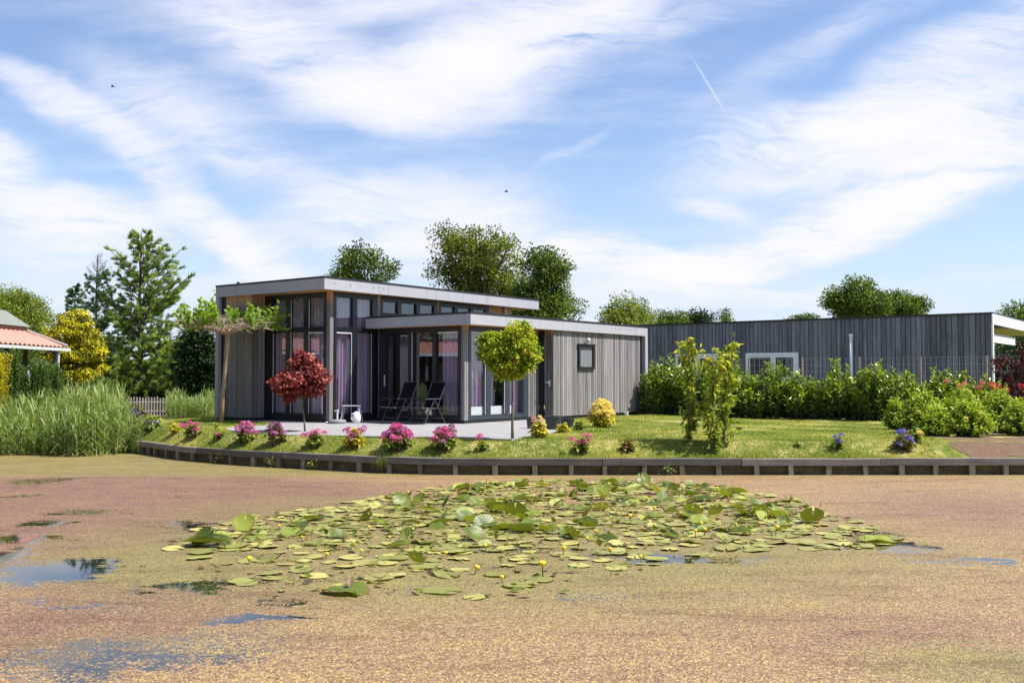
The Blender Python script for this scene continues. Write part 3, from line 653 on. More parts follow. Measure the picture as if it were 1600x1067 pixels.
def nwin(v0, v1, z0, z1, mull, blind=False):
    fw = .11; b = MB(Nd); cols = []; e = v0
    for k_ in mull+[v1]: cols.append((e+(fw if e == v0 else fw*.6), k_-(fw if k_ == v1 else fw*.6))); e = k_
    cells = [(a, c, z0+fw, z1-fw) for a, c in cols]
    hs = z0; 
    b.box(-.05, .02, v0, v1, z0, z0+fw); b.box(-.05, .02, v0, v1, z1-fw, z1); e = v0
    for a, c in cols: b.box(-.05, .02, e, a, z0+fw+.001, z1-fw-.001); e = c
    b.box(-.05, .02, e, v1, z0+fw+.001, z1-fw-.001)
    o = b.build('window', M['whitef'], nb)
    for a, c, h0, h1 in cells:
        g = MB(Nd); g.add([(-.02, a, h0), (-.02, c, h0), (-.02, c, h1), (-.02, a, h1)], [(3, 2, 1, 0)]); g.build('pane', M['glass'], o)
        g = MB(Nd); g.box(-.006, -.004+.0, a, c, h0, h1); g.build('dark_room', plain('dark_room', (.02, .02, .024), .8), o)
    g = MB(Nd); a, c = cols[-1]; g.box(-.045, -.021, a, c, z1-fw-.07, z1-fw-.01); g.build('pane_strip', M['whitef'], o)
    g = MB(Nd); a, c = cols[0]
    for q in ((a, a+.07, z0+fw, z1-fw), (c-.07, c, z0+fw, z1-fw), (a+.07, c-.07, z0+fw, z0+fw+.07), (a+.07, c-.07, z1-fw-.07, z1-fw)): g.box(-.06, -.022, *q)
    g.build('sash', M['whitef'], o)
nwin(6.45, 8.48, 1.0, 2.09, [7.44]); nwin(9.6, 11.42, 1.0, 2.09, [10.5])
t = thing('flue_pipe', 'tall white pipe with cap in front of the dark boarded bungalow wall', 'pipe', Nd(-.12, 4.51, 0))
b = MB(Nd); b.tube([(-.12, 4.51, 0), (-.12, 4.51, 2.62)], .055, 10); b.build('pipe', M['white'], t, smooth=True)
b = MB(Nd); b.tube([(-.12, 4.51, 2.6), (-.12, 4.51, 2.64), (-.12, 4.51, 2.70), (-.12, 4.51, 2.715)], [.06, .075, .075, .03], 10); b.build('cap', M['white'], t)

# ------------------------------------------------------------------ wire fence
def wfence():
    P0 = Vector((9.25, 29.3, FL)); d = HV.copy()
    t = thing('wire_fence', 'galvanised wire mesh fence on slim wooden posts behind the laurel hedge', 'fence', tuple(P0))
    top = 1.78
    s = -9.9
    k = 0
    while s < 6.2:
        q = P0+d*s; b = MB(); hgt = top+random.uniform(-.01, .03); b.tube([(q.x, q.y, FL-.1), (q.x, q.y, FL+hgt)], .028, 6); b.build('post', plain('fence_post_wood_%d' % k, (.36, .27, .22), .8) if k == 0 else bpy.data.materials['fence_post_wood_0'], t); s += 1.72; k += 1
    b = MB(); zs = [.1+.2*i for i in range(9)]
    for z in zs:
        a = P0+d*-9.9; e = P0+d*6.2; b.tube([(a.x, a.y, FL+z+.06), (e.x, e.y, FL+z+.06)], .0042, 3, cap=False)
    s = -9.9
    while s < 6.2: q = P0+d*s; b.tube([(q.x, q.y, FL+.1), (q.x, q.y, FL+1.76)], .0036, 3, cap=False); s += .15
    b.build('wire_mesh', plain('galvanised_wire', (.42, .43, .45), .4, metal=.3), t)
wfence()

# ------------------------------------------------------------------ tiled hut at the left
def tile_mat():
    m, n = mat('clay_tiles'); p = P_(n)
    c = n.mixc(n.noise(p, 7, 5, .7), (.34, .135, .10), (.52, .25, .20))
    return fin(m, n, prin(n, col=c, rough=.65, spec=.4, normal=bump(n, n.noise(p, 30, 3), .3, .01)))
M['tile'] = tile_mat()
def hut():
    t = thing('hut', 'garden hut with wavy red tiled hip roof, grey upper roof and dark wooden walls', 'hut', (-16, 26, .5))
    xe, ye, ys = -14.0, 30.2, 19.0                # right eave line x, far end, near end
    zE = 2.74
    def skirt(x0, y0, z0, x1, y1, z1, e=.0):
        pass
    vs = []; fs = []; k = .86; zr = 3.20; n = int((ye-ys)/.055)
    for i in range(n+1):
        y = ys+(ye-ys)*i/n; wob = .03*math.sin((y)/.26*6.283)
        yt = min(max(y, ys+k), ye-k); tt = [0, .25, .5, .75, 1]
        for q in tt:
            x = xe-k*q; yy = y+(yt-y)*q; z = zE+(zr-zE)*q+wob+.02*(1-((q*4) % 1 if q < 1 else 0)); vs.append((x, yy, z))
    fs = [(i*5+j, i*5+5+j, i*5+6+j, i*5+j+1) for i in range(n) for j in range(4)]
    # far hip face
    b0 = len(vs); m2 = 60
    for i in range(m2+1):
        x = xe-6*i/m2; wob = .03*math.sin(x/.26*6.283)
        for q in (0, .5, 1):
            xx = min(x, xe-k) if q == 1 else x+(min(x, xe-k)-x)*q; vs.append((xx, ye-k*q, zE+(zr-zE)*q+wob))
    fs += [(b0+i*3+j, b0+i*3+1+j, b0+i*3+4+j, b0+i*3+3+j) for i in range(m2) for j in range(2)]
    mesh_obj('tiled_roof', vs, fs, M['tile'], t)
    b = MB(); b.tube([(xe+.02, ye+.02, zE+.04), (xe-k, ye-k, zr+.04)], .06, 6); b.build('hip_ridge', plain('ridge_tiles', (.20, .16, .17), .6), t)
    xu, yu = xe-k+.02, ye-k+.02
    b = MB(); b.box(-20, xu, ys+1, yu, zr-.02, zr+.14); b.build('brown_band', plain('brown_band', (.30, .16, .11), .7), t)
    b = MB(); b.add([(xu+.1, ys+.9, zr+.14), (xu+.1, yu+.1, zr+.14), (xu-.42, yu-.42, zr+.62), (xu-.42, ys+1.4, zr+.62), (-20, ys+1.4, zr+.62), (-20, yu-.42, zr+.62), (-20, yu+.1, zr+.14), (-20, ys+.9, zr+.14)],
          [(0,1,2,3), (3,2,5,4), (1,6,5,2), (0,3,4,7)], .5); b.build('upper_roof', plain('grey_green_sheet', (.17, .19, .16), .6), t)
    b = MB(); b.box(xe-.02, xe+.10, ys, ye+.1, zE-.12, zE-.03); b.build('gutter', M['grey_strip'], t)
    b = MB(); b.tube([(xe+.0, ye-.5, zE-.13), (xe-.02, ye-.5, .5)], .035, 6); b.build('downpipe', M['grey_strip'], t)
    b = MB(); b.box(-20, xe-.75, ys+.6, ye-.9, .2, zE-.05); b.build('wall', plain('dark_brown_wall', (.035, .022, .016), .8), t)
    for j, y in enumerate((20.5, 22.3, 24.1, 25.9, 27.7)):
        b = MB(); b.box(xe-.749, xe-.70, y-.6, y+.6, 1.4, 2.45); w_ = b.build('window', plain('brown_window_frame', (.05, .03, .02), .6) if j == 0 else bpy.data.materials['brown_window_frame'], t)
        b = MB(); b.add([(xe-.695, y-.5, 1.5), (xe-.695, y+.5, 1.5), (xe-.695, y+.5, 2.35), (xe-.695, y-.5, 2.35)], [(0,1,2,3)]); b.build('pane', plain('amber_blind', (.20, .10, .055), .3) if j == 0 else bpy.data.materials['amber_blind'], w_)
    for y in (19.6, 23.2, 26.8, 29.9): b = MB(); b.box(xe-.25, xe-.15, y-.05, y+.05, .3, zE-.05); b.build('post', M['clad_dark'], t)
hut()

# ------------------------------------------------------------------ garden furniture
def recliner():
    t = local_thing('folding_chair', 'folding reclining garden chair with black mesh back and grey tube frame, left of the two', 'garden chair', (0, 0, 0), 0, 'folding chairs by the patio glass')
    fm = plain('grey_tube', (.09, .092, .10), .35, metal=.5); fb = plain('black_mesh_fabric', (.008, .008, .010), .9, spec=.1)
    w2 = .27                                       # chair faces -Y
    tilt = lambda h: .10+.30*(h-.42)/.65
    b = MB()
    for sx in (-1, 1): b.tube([(sx*w2, .10, .40), (sx*w2, tilt(.75), .75), (sx*w2, .40, 1.07)], .013)
    b.tube([(-w2, .40, 1.07), (w2, .40, 1.07)], .011); b.build('back_frame', fm, t)
    b = MB(); q = .25; b.add([(-q, .115, .44), (q, .115, .44), (q, tilt(.75)+.01, .75), (q, .395, 1.06), (-q, .395, 1.06), (-q, tilt(.75)+.01, .75)]+[(-q, .125, .44), (q, .125, .44), (q, tilt(.75)+.02, .75), (q, .407, 1.06), (-q, .407, 1.06), (-q, tilt(.75)+.02, .75)],
        [(0,1,2,5), (5,2,3,4), (11,8,7,6), (10,9,8,11)]); b.build('backrest', fb, t)
    b = MB(); b.add([(-q, -.40, .43), (q, -.40, .43), (q, -.1, .405), (q, .12, .41), (-q, .12, .41), (-q, -.1, .405)]+[(-q, -.40, .42), (q, -.40, .42), (q, -.1, .395), (q, .12, .40), (-q, .12, .40), (-q, -.1, .395)],
        [(0,1,2,5), (5,2,3,4), (11,8,7,6), (10,9,8,11)]); b.build('seat', fb, t)
    b = MB()
    for sx in (-1, 1): b.tube([(sx*w2, -.42, .42), (sx*w2, -.1, .40), (sx*w2, .14, .40)], .013)
    b.tube([(-w2, -.42, .425), (w2, -.42, .425)], .013); b.build('seat_frame', fm, t)
    for sx in (-1, 1):
        X_ = sx*(w2+.025)
        b = MB(); b.tube([(X_, -.02, .63), (X_, -.36, .012)], .012); b.build('leg', fm, t)
        b = MB(); b.tube([(X_+sx*.02, -.04, .63), (X_+sx*.02, .34, .012)], .012); b.build('leg', fm, t)
        b = MB(); b.bevbox(X_-.025, X_+.025, -.32, .22, .63, .655, .006); b.build('armrest', fm, t)
    b = MB(); b.tube([(-w2-.02, -.28, .15), (w2+.02, -.28, .15)], .012); b.tube([(-w2-.04, .26, .14), (w2+.04, .26, .14)], .012); b.build('stretcher', fm, t)
    return t
ch = recliner(); az = math.atan2(HU.y, HU.x)-math.pi/2   # face -U
ch.location = (*at(624, 25.1), FL); ch.rotation_euler = (0, 0, az-.12)
c2 = copy_tree(ch); c2.location = (*at(668, 24.75), FL); c2.rotation_euler = (0, 0, az-.12)
c2['label'] = 'folding garden chair with black mesh back, right of the two by the wing corner post'
gm = plain('grey_plastic', (.20, .20, .22), .5)
px_, py_ = at(527.5, 25.0)
t = thing('parasol_base', 'round grey parasol base with tube and bare dark pole on the terrace', 'parasol base', (px_, py_, FL))
b = MB(); b.lathe((px_, py_, FL), [(.22, 0), (.232, .02), (.232, .07), (.21, .095), (.05, .105), (.05, .11)], 28); b.build('base', gm, t)
b = MB(); b.tube([(px_, py_, FL+.10), (px_, py_, FL+.34)], .027, 10); b.tube([(px_, py_, FL+.30), (px_, py_, FL+.36)], .036, 10); b.tube([(px_-.07, py_-.01, FL+.325), (px_, py_, FL+.325)], .016); b.build('tube', M['grey_strip'], t)
b = MB(); b.tube([(px_, py_, FL+.34), (px_, py_, FL+1.15)], .019, 10); b.build('pole', M['black'], t)
b = MB(); b.lathe((px_-.26, py_-.05, FL), [(.03, 0), (.035, .03), (.02, .05)], 10); b.build('ground_peg', M['grey_strip'], t)
# small table and canister
cx, cy = at(550, 25.55)
t = thing('side_table', 'low grey camping table standing by the purple-curtained window', 'side table', (cx, cy, FL))
b = MB(); fr = lambda x, y, z: (cx+x, cy+y, FL+z); b.fr = fr
b.bevbox(-.25, .25, -.17, .17, .425, .45, .008); b.build('table_top', plain('grey_table', (.34, .33, .33), .5), t)
for sx in (-1, 1):
    for sy in (-1, 1): b = MB(fr); b.tube([(sx*.20, sy*.13, .43), (sx*.27, sy*.17, .0)], .014); b.build('leg', M['grey_strip'], t)
jx, jy = at(557.5, 25.25)
t = thing('watering_can', 'white plastic watering can with blue spout under the camping table', 'watering can', (jx, jy, FL))
b = MB(); b.lathe((jx, jy, FL), [(.07, 0), (.10, .02), (.115, .12), (.10, .23), (.05, .28), (.03, .30)], 18); b.build('body', M['white'], t, smooth=True)
b = MB(); b.tube([(jx+.02, jy, FL+.29), (jx+.03, jy-.01, FL+.36), (jx+.05, jy-.02, FL+.39)], [.018, .015, .012], 8); b.build('spout', plain('blue_plastic', (.02, .10, .42), .4), t)
b = MB(); b.tube([(jx-.02, jy-.08, FL+.27), (jx-.11, jy-.1, FL+.24), (jx-.12, jy-.1, FL+.12), (jx-.09, jy-.06, FL+.06)], .012, 6); b.build('handle', M['white'], t)
# pots
def pot(px, D, r0, r1, h, m, label, name='plant_pot', fill=True):
    x, y = at(px, D); z = float(height(x, y)); t = thing(name, label, 'plant pot', (x, y, z))
    b = MB(); b.lathe((x, y, z), [(r0*.9, 0), (r0, .01), (r1, h-.04), (r1*1.06, h-.035), (r1*1.06, h), (r1*.94, h), (r1*.9, h-.05)], 20); b.build('body', m, t, smooth=False)
    if fill: b = MB(); b.lathe((x, y, z+h-.06), [(r1*.88, 0), (.01, .012)], 16); b.build('soil', M['soil'], t)
pk = plain('dark_plastic', (.035, .037, .045), .5)
pot(864, 22.3, .15, .19, .34, pk, 'large dark grey round pot behind the leafy hydrangea at the terrace corner')
pot(886, 23.2, .14, .17, .22, pk, 'low black trough pot against the boarded wall right of the large pot')
pot(830.5, 22.6, .10, .12, .26, pk, 'black pot half hidden left of the leafy hydrangea at the terrace corner')
x, y = Wd(9.62, -3.34, 0)[:2]
b = MB(); b.lathe((x, y, FL-.03), [(.06, 0), (.075, .10), (.078, .13), (.07, .13), (.05, .09)], 14); single(b, 'plant_pot', plain('white_glazed', (.62, .64, .6), .3), 'tiny white pot at the foot of the boarded wall by its right end', 'plant pot')
# picket fence
def picket():
    a = Vector((*at(196, 32.0), 0)); e = Vector((*at(345, 32.8), 0)); t = thing('picket_fence', 'low white picket fence behind the reeds and blue hydrangea', 'fence', tuple(a))
    n = 34; b = MB()
    for i in range(n):
        p = a.lerp(e, i/(n-1)); z = .5+random.uniform(-.01, .01)
        b = MB(lambda x, y, zz, p=p: (p.x+x, p.y+y, zz)); h = .60+random.uniform(-.02, .03)
        b.add([(-.022, 0, z), (.022, 0, z), (.022, 0, z+h), (0, 0, z+h+.04), (-.022, 0, z+h), (-.022, .018, z), (.022, .018, z), (.022, .018, z+h), (0, .018, z+h+.04), (-.022, .018, z+h)],
              [(0,1,2,3,4), (9,8,7,6,5), (0,5,6,1), (1,6,7,2), (2,7,8,3), (3,8,9,4), (4,9,5,0)]); b.build('picket', M['picket'], t)
    b = MB()
    for z in (.68, .98): b.tube([(a.x, a.y+.03, z), (e.x, e.y+.03, z)], .02, 4)
    b.build('rail', M['picket'], t)
M['picket'] = plain('weathered_picket', (.42, .38, .37), .7, .25)
picket()

# ------------------------------------------------------------------ foliage helpers
def unit(a): return a/np.maximum(np.linalg.norm(a, axis=-1, keepdims=True), 1e-9)
class Lv:
    def __init__(s): s.v = []; s.r = []; s.n = 0
    def add(s, C, D, L, W, rnd=None, fold=.25, star=False, up=None):
        C = np.asarray(C, float); n = len(C)
        if n == 0: return
        D = unit(np.asarray(D, float)); L = np.broadcast_to(L, n)[:, None]*rng.uniform(.75, 1.2, (n, 1)); W = np.broadcast_to(W, n)[:, None]*rng.uniform(.8, 1.2, (n, 1))
        ref = rng.normal(size=(n, 3)) if up is None else np.array([0, 0, 1.0])*up+rng.normal(size=(n, 3))*(1-up)
        S = unit(np.cross(D, ref)); Nn = unit(np.cross(S, D))
        r = rng.random(n) if rnd is None else np.broadcast_to(rnd, n)
        def one(C, D, S, L, W, r):
            m = C+D*L*.45
            s.v.append(np.stack([C, m+S*W*.5+Nn*W*fold, C+D*L, m-S*W*.5+Nn*W*fold], 1).reshape(-1, 3)); s.r.append(np.repeat(r, 4)); s.n += len(C)
        if star:
            for a, k in ((0, 1), (.75, .85), (-.75, .85), (1.55, .55), (-1.55, .55)):
                one(C, D*math.cos(a)+S*math.sin(a)*1.0-Nn*.12*abs(a), unit(S*math.cos(a)-D*math.sin(a)), L*k*.6, W*.34, r)
        else: one(C, D, S, L, W, r)
    def build(s, name, m, parent):
        v = np.concatenate(s.v); n = s.n; i = np.arange(n)[:, None]*4
        f = np.concatenate([i+np.array([[0, 1, 2]]), i+np.array([[0, 2, 3]])], 0)
        return mesh_obj(name, v, f, m, parent, np.concatenate(s.r))
def ball(n): return unit(rng.normal(size=(n, 3)))
def curve(p0, p1, sag, n=5):
    p0, p1 = Vector(p0), Vector(p1); return [tuple(p0.lerp(p1, i/n)+Vector((0, 0, sag*math.sin(math.pi*i/n)))) for i in range(n+1)]

def clump_tree(name, label, cat, base, H, ells, ncl, nl, cr, L, W, lm, bm=None, tr=.12, group=None, star=False, droop=0, crown='crown', fork=.35, shell=.55, lean=(0,0), nbr=60, flat=.8, br=(.45, .8), blo=.12):
    """ells: ellipsoids (cx, cy, cz, rx, ry, rz) relative to base"""
    bx, by, bz = base; t = thing(name, label, cat, base, 0, group); lv = Lv(); b = MB(); bm = bm or M['bark']
    top = Vector((bx+lean[0], by+lean[1], bz+H*.8))
    tk = [Vector((bx, by, bz-.1))]; n = 7
    for i in range(1, n+1):
        k = i/n; tk.append(Vector((bx+lean[0]*k+random.uniform(-.12, .12)*tr*4, by+lean[1]*k+random.uniform(-.12, .12)*tr*4, bz+H*.8*k)))
    b.tube(tk, [tr*(1.25 if i == 0 else 1-.8*i/n) for i in range(n+1)], 8)
    vol = np.array([e[3]*e[4]*e[5] for e in ells])**.75; pr = vol/vol.sum()
    cs = []
    for _ in range(ncl):
        e = ells[rng.choice(len(ells), p=pr)]; d = ball(1)[0]; r = shell+(1-shell)*rng.random()**.7
        if rng.random() < .25: r *= rng.random()
        cs.append([bx+e[0]+d[0]*e[3]*r, by+e[1]+d[1]*e[4]*r, bz+e[2]+d[2]*e[5]*r])
    cs = np.array(cs); order = rng.permutation(len(cs))[:nbr]
    for i in order:
        p = cs[i]; hh = max(H*blo, min(H*.78, (p[2]-bz)*random.uniform(*br))); k = hh/(H*.8); q = Vector((bx+lean[0]*k, by+lean[1]*k, bz+hh))
        b.tube(curve(q, p, random.uniform(-.03, .06)*H*.5, 5), [tr*.34*(1-k*.5)*(1-j/5.5)+.004 for j in range(6)], 5, cap=False)
    for p in cs:
        sc = random.uniform(.6, 1.25); m = int(nl*sc*sc)
        off = ball(m)*rng.random((m, 1))**.45*np.array([1, 1, flat])*cr*sc
        D = unit(off+ball(m)*cr*.35+np.array([0, 0, -droop*cr])); r0 = np.clip(rng.normal(.5, .15)+rng.normal(size=m)*.22, 0, 1)
        lv.add(p+off, D, L, W, r0, star=star, up=.5)
    b.build('trunk', bm, t, smooth=True); lv.build(crown, lm, t); return t

def shoots(lv, b, base, tips, L, W, step, upness=.3, droop=0, start=.1, r=.01, sag=0, leaf_up=.5, rng_r=(.0, 1), star=False):
    """stems from base to each tip with leaves spiralling along them; tips get the youngest tone, stem bases a painted shade"""
    base = np.array(base, float)
    for tp in tips:
        tp = np.array(tp, float); o = base+(tp-base)*[.12, .12, 0]; ln = np.linalg.norm(tp-o); n = max(3, int(ln/step)); k = np.linspace(start, 1, n)
        pts = o+(tp-o)*k[:, None]; pts[:, 2] += sag*np.sin(k*math.pi)
        if b is not None: b.tube([tuple(o+(tp-o)*q+np.array([0, 0, sag*math.sin(q*math.pi)])) for q in (0, .35, .7, 1)], [r, r*.8, r*.6, r*.3], 4, cap=False)
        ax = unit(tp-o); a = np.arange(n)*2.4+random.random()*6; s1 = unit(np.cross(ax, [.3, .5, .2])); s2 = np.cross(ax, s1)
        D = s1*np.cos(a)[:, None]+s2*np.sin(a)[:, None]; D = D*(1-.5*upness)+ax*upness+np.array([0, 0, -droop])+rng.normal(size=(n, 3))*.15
        rr = np.clip(k*.55+.2+rng.normal(size=n)*.14, 0, 1); lv.add(pts, D, L, W, rr, up=leaf_up, star=star)  # leaf colour darkens towards the stem base, painting in the inner shade
def dome_tips(base, rx, ry, h, n, low=.2, jit=.1):
    out = []
    for i in range(n):
        a = random.random()*6.283; q = math.sqrt(random.random()); e = math.cos(q*1.35)
        out.append((base[0]+rx*q*math.cos(a), base[1]+ry*q*math.sin(a), base[2]+h*max(low, e)*random.uniform(1-jit*2, 1+jit)))
    return out
def g(x, y): return float(height(x, y))
def hit(px, py):                                   # where the line of sight through a point meets the sloping lawn
    d = ray(px, py); t_ = 15.0
    for _ in range(900):
        t_ += .02; X_, Y_, Z_ = d[0]*t_, d[1]*t_, CAMH+d[2]*t_
        if Z_ <= g(X_, Y_) and Y_ > shore(X_)+.05: break
    return X_, Y_, g(X_, Y_)

G = {}
G['far'] = leaf('far_tree_leaves', [(0, (.010, .024, .006)), (.5, (.075, .13, .018)), (1, (.24, .32, .045))])
G['far_lt'] = leaf('light_tree_leaves', [(0, (0.054, 0.091, 0.015)), (.5, (0.154, 0.215, 0.030)), (1, (0.360, 0.396, 0.060))])
G['oak'] = leaf('walnut_leaves', [(0, (.016, .030, .006)), (.45, (.11, .15, .018)), (.85, (.28, .32, .045)), (1, (.42, .44, .09))], .4)
G['dark'] = leaf('dark_ivy_leaves', [(0, (0.006, 0.017, 0.006)), (.6, (0.019, 0.048, 0.014)), (1, (0.066, 0.120, 0.030))], .15)
G['pine'] = leaf('pine_needles', [(0, (0.052, 0.091, 0.029)), (.5, (0.195, 0.280, 0.078)), (1, (0.442, 0.546, 0.156))], .4)
G['spruce'] = leaf('blue_green_needles', [(0, (0.034, 0.082, 0.042)), (.6, (0.097, 0.194, 0.086)), (1, (0.219, 0.365, 0.121))], .2)
G['gold'] = leaf('golden_foliage', [(0, (0.042, 0.060, 0.005)), (.35, (0.240, 0.240, 0.007)), (.7, (0.552, 0.480, 0.010)), (1, (0.744, 0.624, 0.018))], .3)
G['conif'] = leaf('bright_conifer', [(0, (.010, .030, .006)), (.6, (.05, .11, .012)), (1, (.15, .24, .03))], .2)
G['red'] = leaf('red_maple_leaves', [(0, (.05, .008, .008)), (.35, (.16, .022, .020)), (.65, (.34, .065, .05)), (.85, (.52, .17, .13)), (1, (.62, .30, .22))], .35, tcol=(1.4, .55, .4))
G['plum'] = leaf('plum_leaves', [(0, (.02, .005, .008)), (.6, (.09, .012, .022)), (1, (.26, .04, .05))], .3, tcol=(1.4, .5, .5))
G['globe'] = leaf('lime_maple_leaves', [(0, (.04, .08, .006)), (.3, (.17, .24, .014)), (.65, (.44, .50, .025)), (.95, (.66, .64, .07)), (1, (.60, .34, .06))], .45)
G['plane'] = leaf('plane_tree_leaves', [(0, (0.060, 0.120, 0.012)), (.5, (0.168, 0.288, 0.019)), (1, (0.360, 0.480, 0.042))], .45)
G['cherry'] = leaf('hanging_cherry_leaves', [(0, (.05, .08, .010)), (.4, (.22, .29, .03)), (.8, (.52, .54, .07)), (.95, (.62, .50, .10)), (1, (.55, .24, .08))], .5)
G['laurel'] = leaf('laurel_leaves', [(0, (0.006, 0.020, 0.004)), (.4, (0.041, 0.090, 0.008)), (.7, (0.162, 0.243, 0.016)), (1, (0.432, 0.486, 0.041))], .32, rough=.32, spec=.55)  # dark low stops paint the shade at the hedge base
G['bush'] = leaf('panicle_bush_leaves', [(0, (.014, .034, .005)), (.4, (.11, .19, .015)), (.75, (.34, .44, .035)), (1, (.54, .58, .08))], .38)  # darkest stop stands in for shaded gaps among the leaves
G['hyd'] = leaf('hydrangea_leaves', [(0, (0.031, 0.063, 0.011)), (.5, (0.119, 0.182, 0.025)), (.9, (0.336, 0.378, 0.042)), (1, (0.560, 0.532, 0.070))], .3)
G['hydr'] = leaf('reddish_hydrangea_leaves', [(0, (0.039, 0.039, 0.016)), (.5, (0.111, 0.117, 0.029)), (.9, (0.260, 0.208, 0.052)), (1, (0.364, 0.156, 0.078))], .3)
G['yhyd'] = leaf('yellow_leaves', [(0, (.12, .13, .01)), (.4, (.38, .35, .02)), (1, (.66, .56, .06))], .35)
G['reed'] = leaf('reed_leaves', [(0, (.06, .11, .025)), (.4, (.17, .25, .06)), (.8, (.34, .42, .16)), (1, (.56, .50, .26))], .4)
G['grass'] = leaf('grass_blades', [(0, (0.114, 0.178, 0.022)), (.5, (0.259, 0.312, 0.052)), (.85, (0.503, 0.461, 0.119)), (1, (0.730, 0.564, 0.253))], .4)
def petals(name, a, b_, c_): return leaf(name, [(0, a), (.6, b_), (1, c_)], .35, tcol=(1.2, 1, 1.1))
G['pink'] = petals('pink_florets', (.42, .035, .17), (.70, .10, .34), (.85, .32, .52))
G['lilac'] = petals('lilac_pink_florets', (.30, .05, .26), (.55, .16, .46), (.78, .42, .66))
G['mauve'] = petals('dark_mauve_florets', (.10, .015, .07), (.28, .05, .17), (.45, .14, .32))
G['blue'] = petals('violet_blue_florets', (.10, .09, .42), (.25, .20, .66), (.50, .42, .82))
G['dblue'] = petals('deep_blue_florets', (.05, .05, .34), (.14, .14, .60), (.32, .30, .78))
G['cream'] = petals('cream_yellow_florets', (.72, .58, .06), (.85, .76, .20), (.88, .84, .42))
G['blush'] = petals('blush_florets', (.50, .24, .16), (.76, .50, .38), (.88, .74, .62))
G['rose'] = petals('red_rose_petals', (.35, .006, .015), (.65, .015, .04), (.80, .06, .08))
G['rosep'] = petals('pink_rose_petals', (.50, .02, .09), (.80, .10, .22), (.88, .35, .42))

def flower_head(parent, c, r, m, n=110, flat=.9):
    lv = Lv(); d = ball(n); d[:, 2] = np.where(rng.random(n) < .7, np.abs(d[:, 2]), d[:, 2])
    p = np.array(c)+d*np.array([1, 1, flat])*r*rng.uniform(.8, 1.02, (n, 1))
    s = unit(np.cross(d, ball(n)))
    lv.add(p-s*r*.17, s+d*.25, r*.36, r*.34, fold=.1); return lv.build('flower_head', m, parent)

# ------------------------------------------------------------------ far trees
FT = 'trees rising behind the house and bungalow'
def pxz(py, D): return CAMH+D*ray(800, py)[2]/ray(800, py)[1]     # height of image row py at distance D
def far(label, px, D, pytop, ells_px, ncl, nl, cr, L, lm, **k):
    x, y = at(px, D); z = .6; H = pxz(pytop, D)-z; s = D/FPX; el = []
    for (cx, cy, rx, ry) in ells_px: el.append(((cx-px)*s, random.uniform(-.6, .6), pxz(cy, D)-z, rx*s, rx*s*.85, ry*s))
    return clump_tree('tree', label, 'tree', (x, y, z), H, el, ncl, nl, cr, L, L*.62, lm, group=FT, **k)
far('green broadleaf tree with open crown rising behind the left end of the upper roof', 566, 48, 383, [(566,412,34,26),(600,415,20,20),(535,428,26,16),(560,440,44,20)], 150, 52, 0.4, 0.14, G['far'], tr=.2)
far('tallest broadleaf tree behind the house, wide airy crown with small gaps', 742, 50, 348, [(712,380,44,30),(760,395,58,34),(700,425,36,28),(760,440,66,40),(800,450,36,30),(735,470,50,30)], 430, 52, 0.42, 0.14, G['oak'], tr=.28, nbr=110, shell=.4)
far('dark broadleaf tree next to the tallest one, behind the end of the upper roof', 848, 46, 384, [(838,410,30,24),(868,425,28,26),(845,460,50,36),(872,480,34,24),(830,490,40,24)], 340, 62, 0.42, 0.14, G['far'], tr=.24, nbr=90, shell=.4)
far('small bushy tree rising behind the right end of the lower roof', 978, 52, 456, [(978,480,30,22),(960,494,28,14),(1000,494,24,14),(980,505,50,16)], 150, 52, 0.42, 0.14, G['far_lt'], tr=.16)
far('low rounded tree top just above the bungalow roof, left one beside the small bushy tree', 1048, 75, 488, [(1048,500,22,11),(1040,508,30,12)], 60, 60, 0.6, 0.18, G['far'], tr=.15)
far('low wide tree top above the bungalow roof between its two smaller neighbours', 1090, 80, 487, [(1092,500,24,12),(1075,506,20,10)], 70, 60, 0.6, 0.18, G['dark'], tr=.15)
far('narrow little tree top above the bungalow roof', 1135, 78, 484, [(1135,496,9,12),(1135,510,10,14)], 30, 50, 0.45, 0.16, G['far'], tr=.12)
far('dense dark tree behind the bungalow roof, taller of the pair', 1338, 55, 430, [(1338,450,26,18),(1310,470,24,18),(1345,480,44,24),(1372,474,20,18)], 240, 66, 0.45, 0.15, G['far'], tr=.24, nbr=70)
far('lower dark tree behind the bungalow roof, right of the pair', 1418, 57, 453, [(1412,474,26,16),(1438,476,14,14),(1400,486,34,16)], 140, 58, 0.42, 0.15, G['far'], tr=.2)
far('faint low tree top over the middle of the bungalow roof', 1255, 90, 493, [(1255,500,22,6),(1232,502,10,5)], 40, 50, .5, .18, G['far'], tr=.12)
far('green tree beyond the white corner of the bungalow', 1588, 62, 478, [(1580,505,30,24),(1610,505,34,30),(1590,540,48,34),(1600,580,50,40)], 260, 80, 0.65, 0.17, G['far'], tr=.24, nbr=60)
far('dark evergreen tree filling the gap right of the bungalow', 1620, 48, 520, [(1600,560,44,34),(1640,560,44,40),(1610,600,60,34)], 260, 70, 0.6, 0.14, G['dark'], tr=.2, nbr=40)
far('olive green rounded tree behind the tiled hut', 36, 56, 455, [(20,485,52,28),(55,490,28,24),(10,470,34,16),(30,530,56,44)], 380, 90, 0.55, 0.13, G['far_lt'], tr=.24, nbr=50, shell=.5)

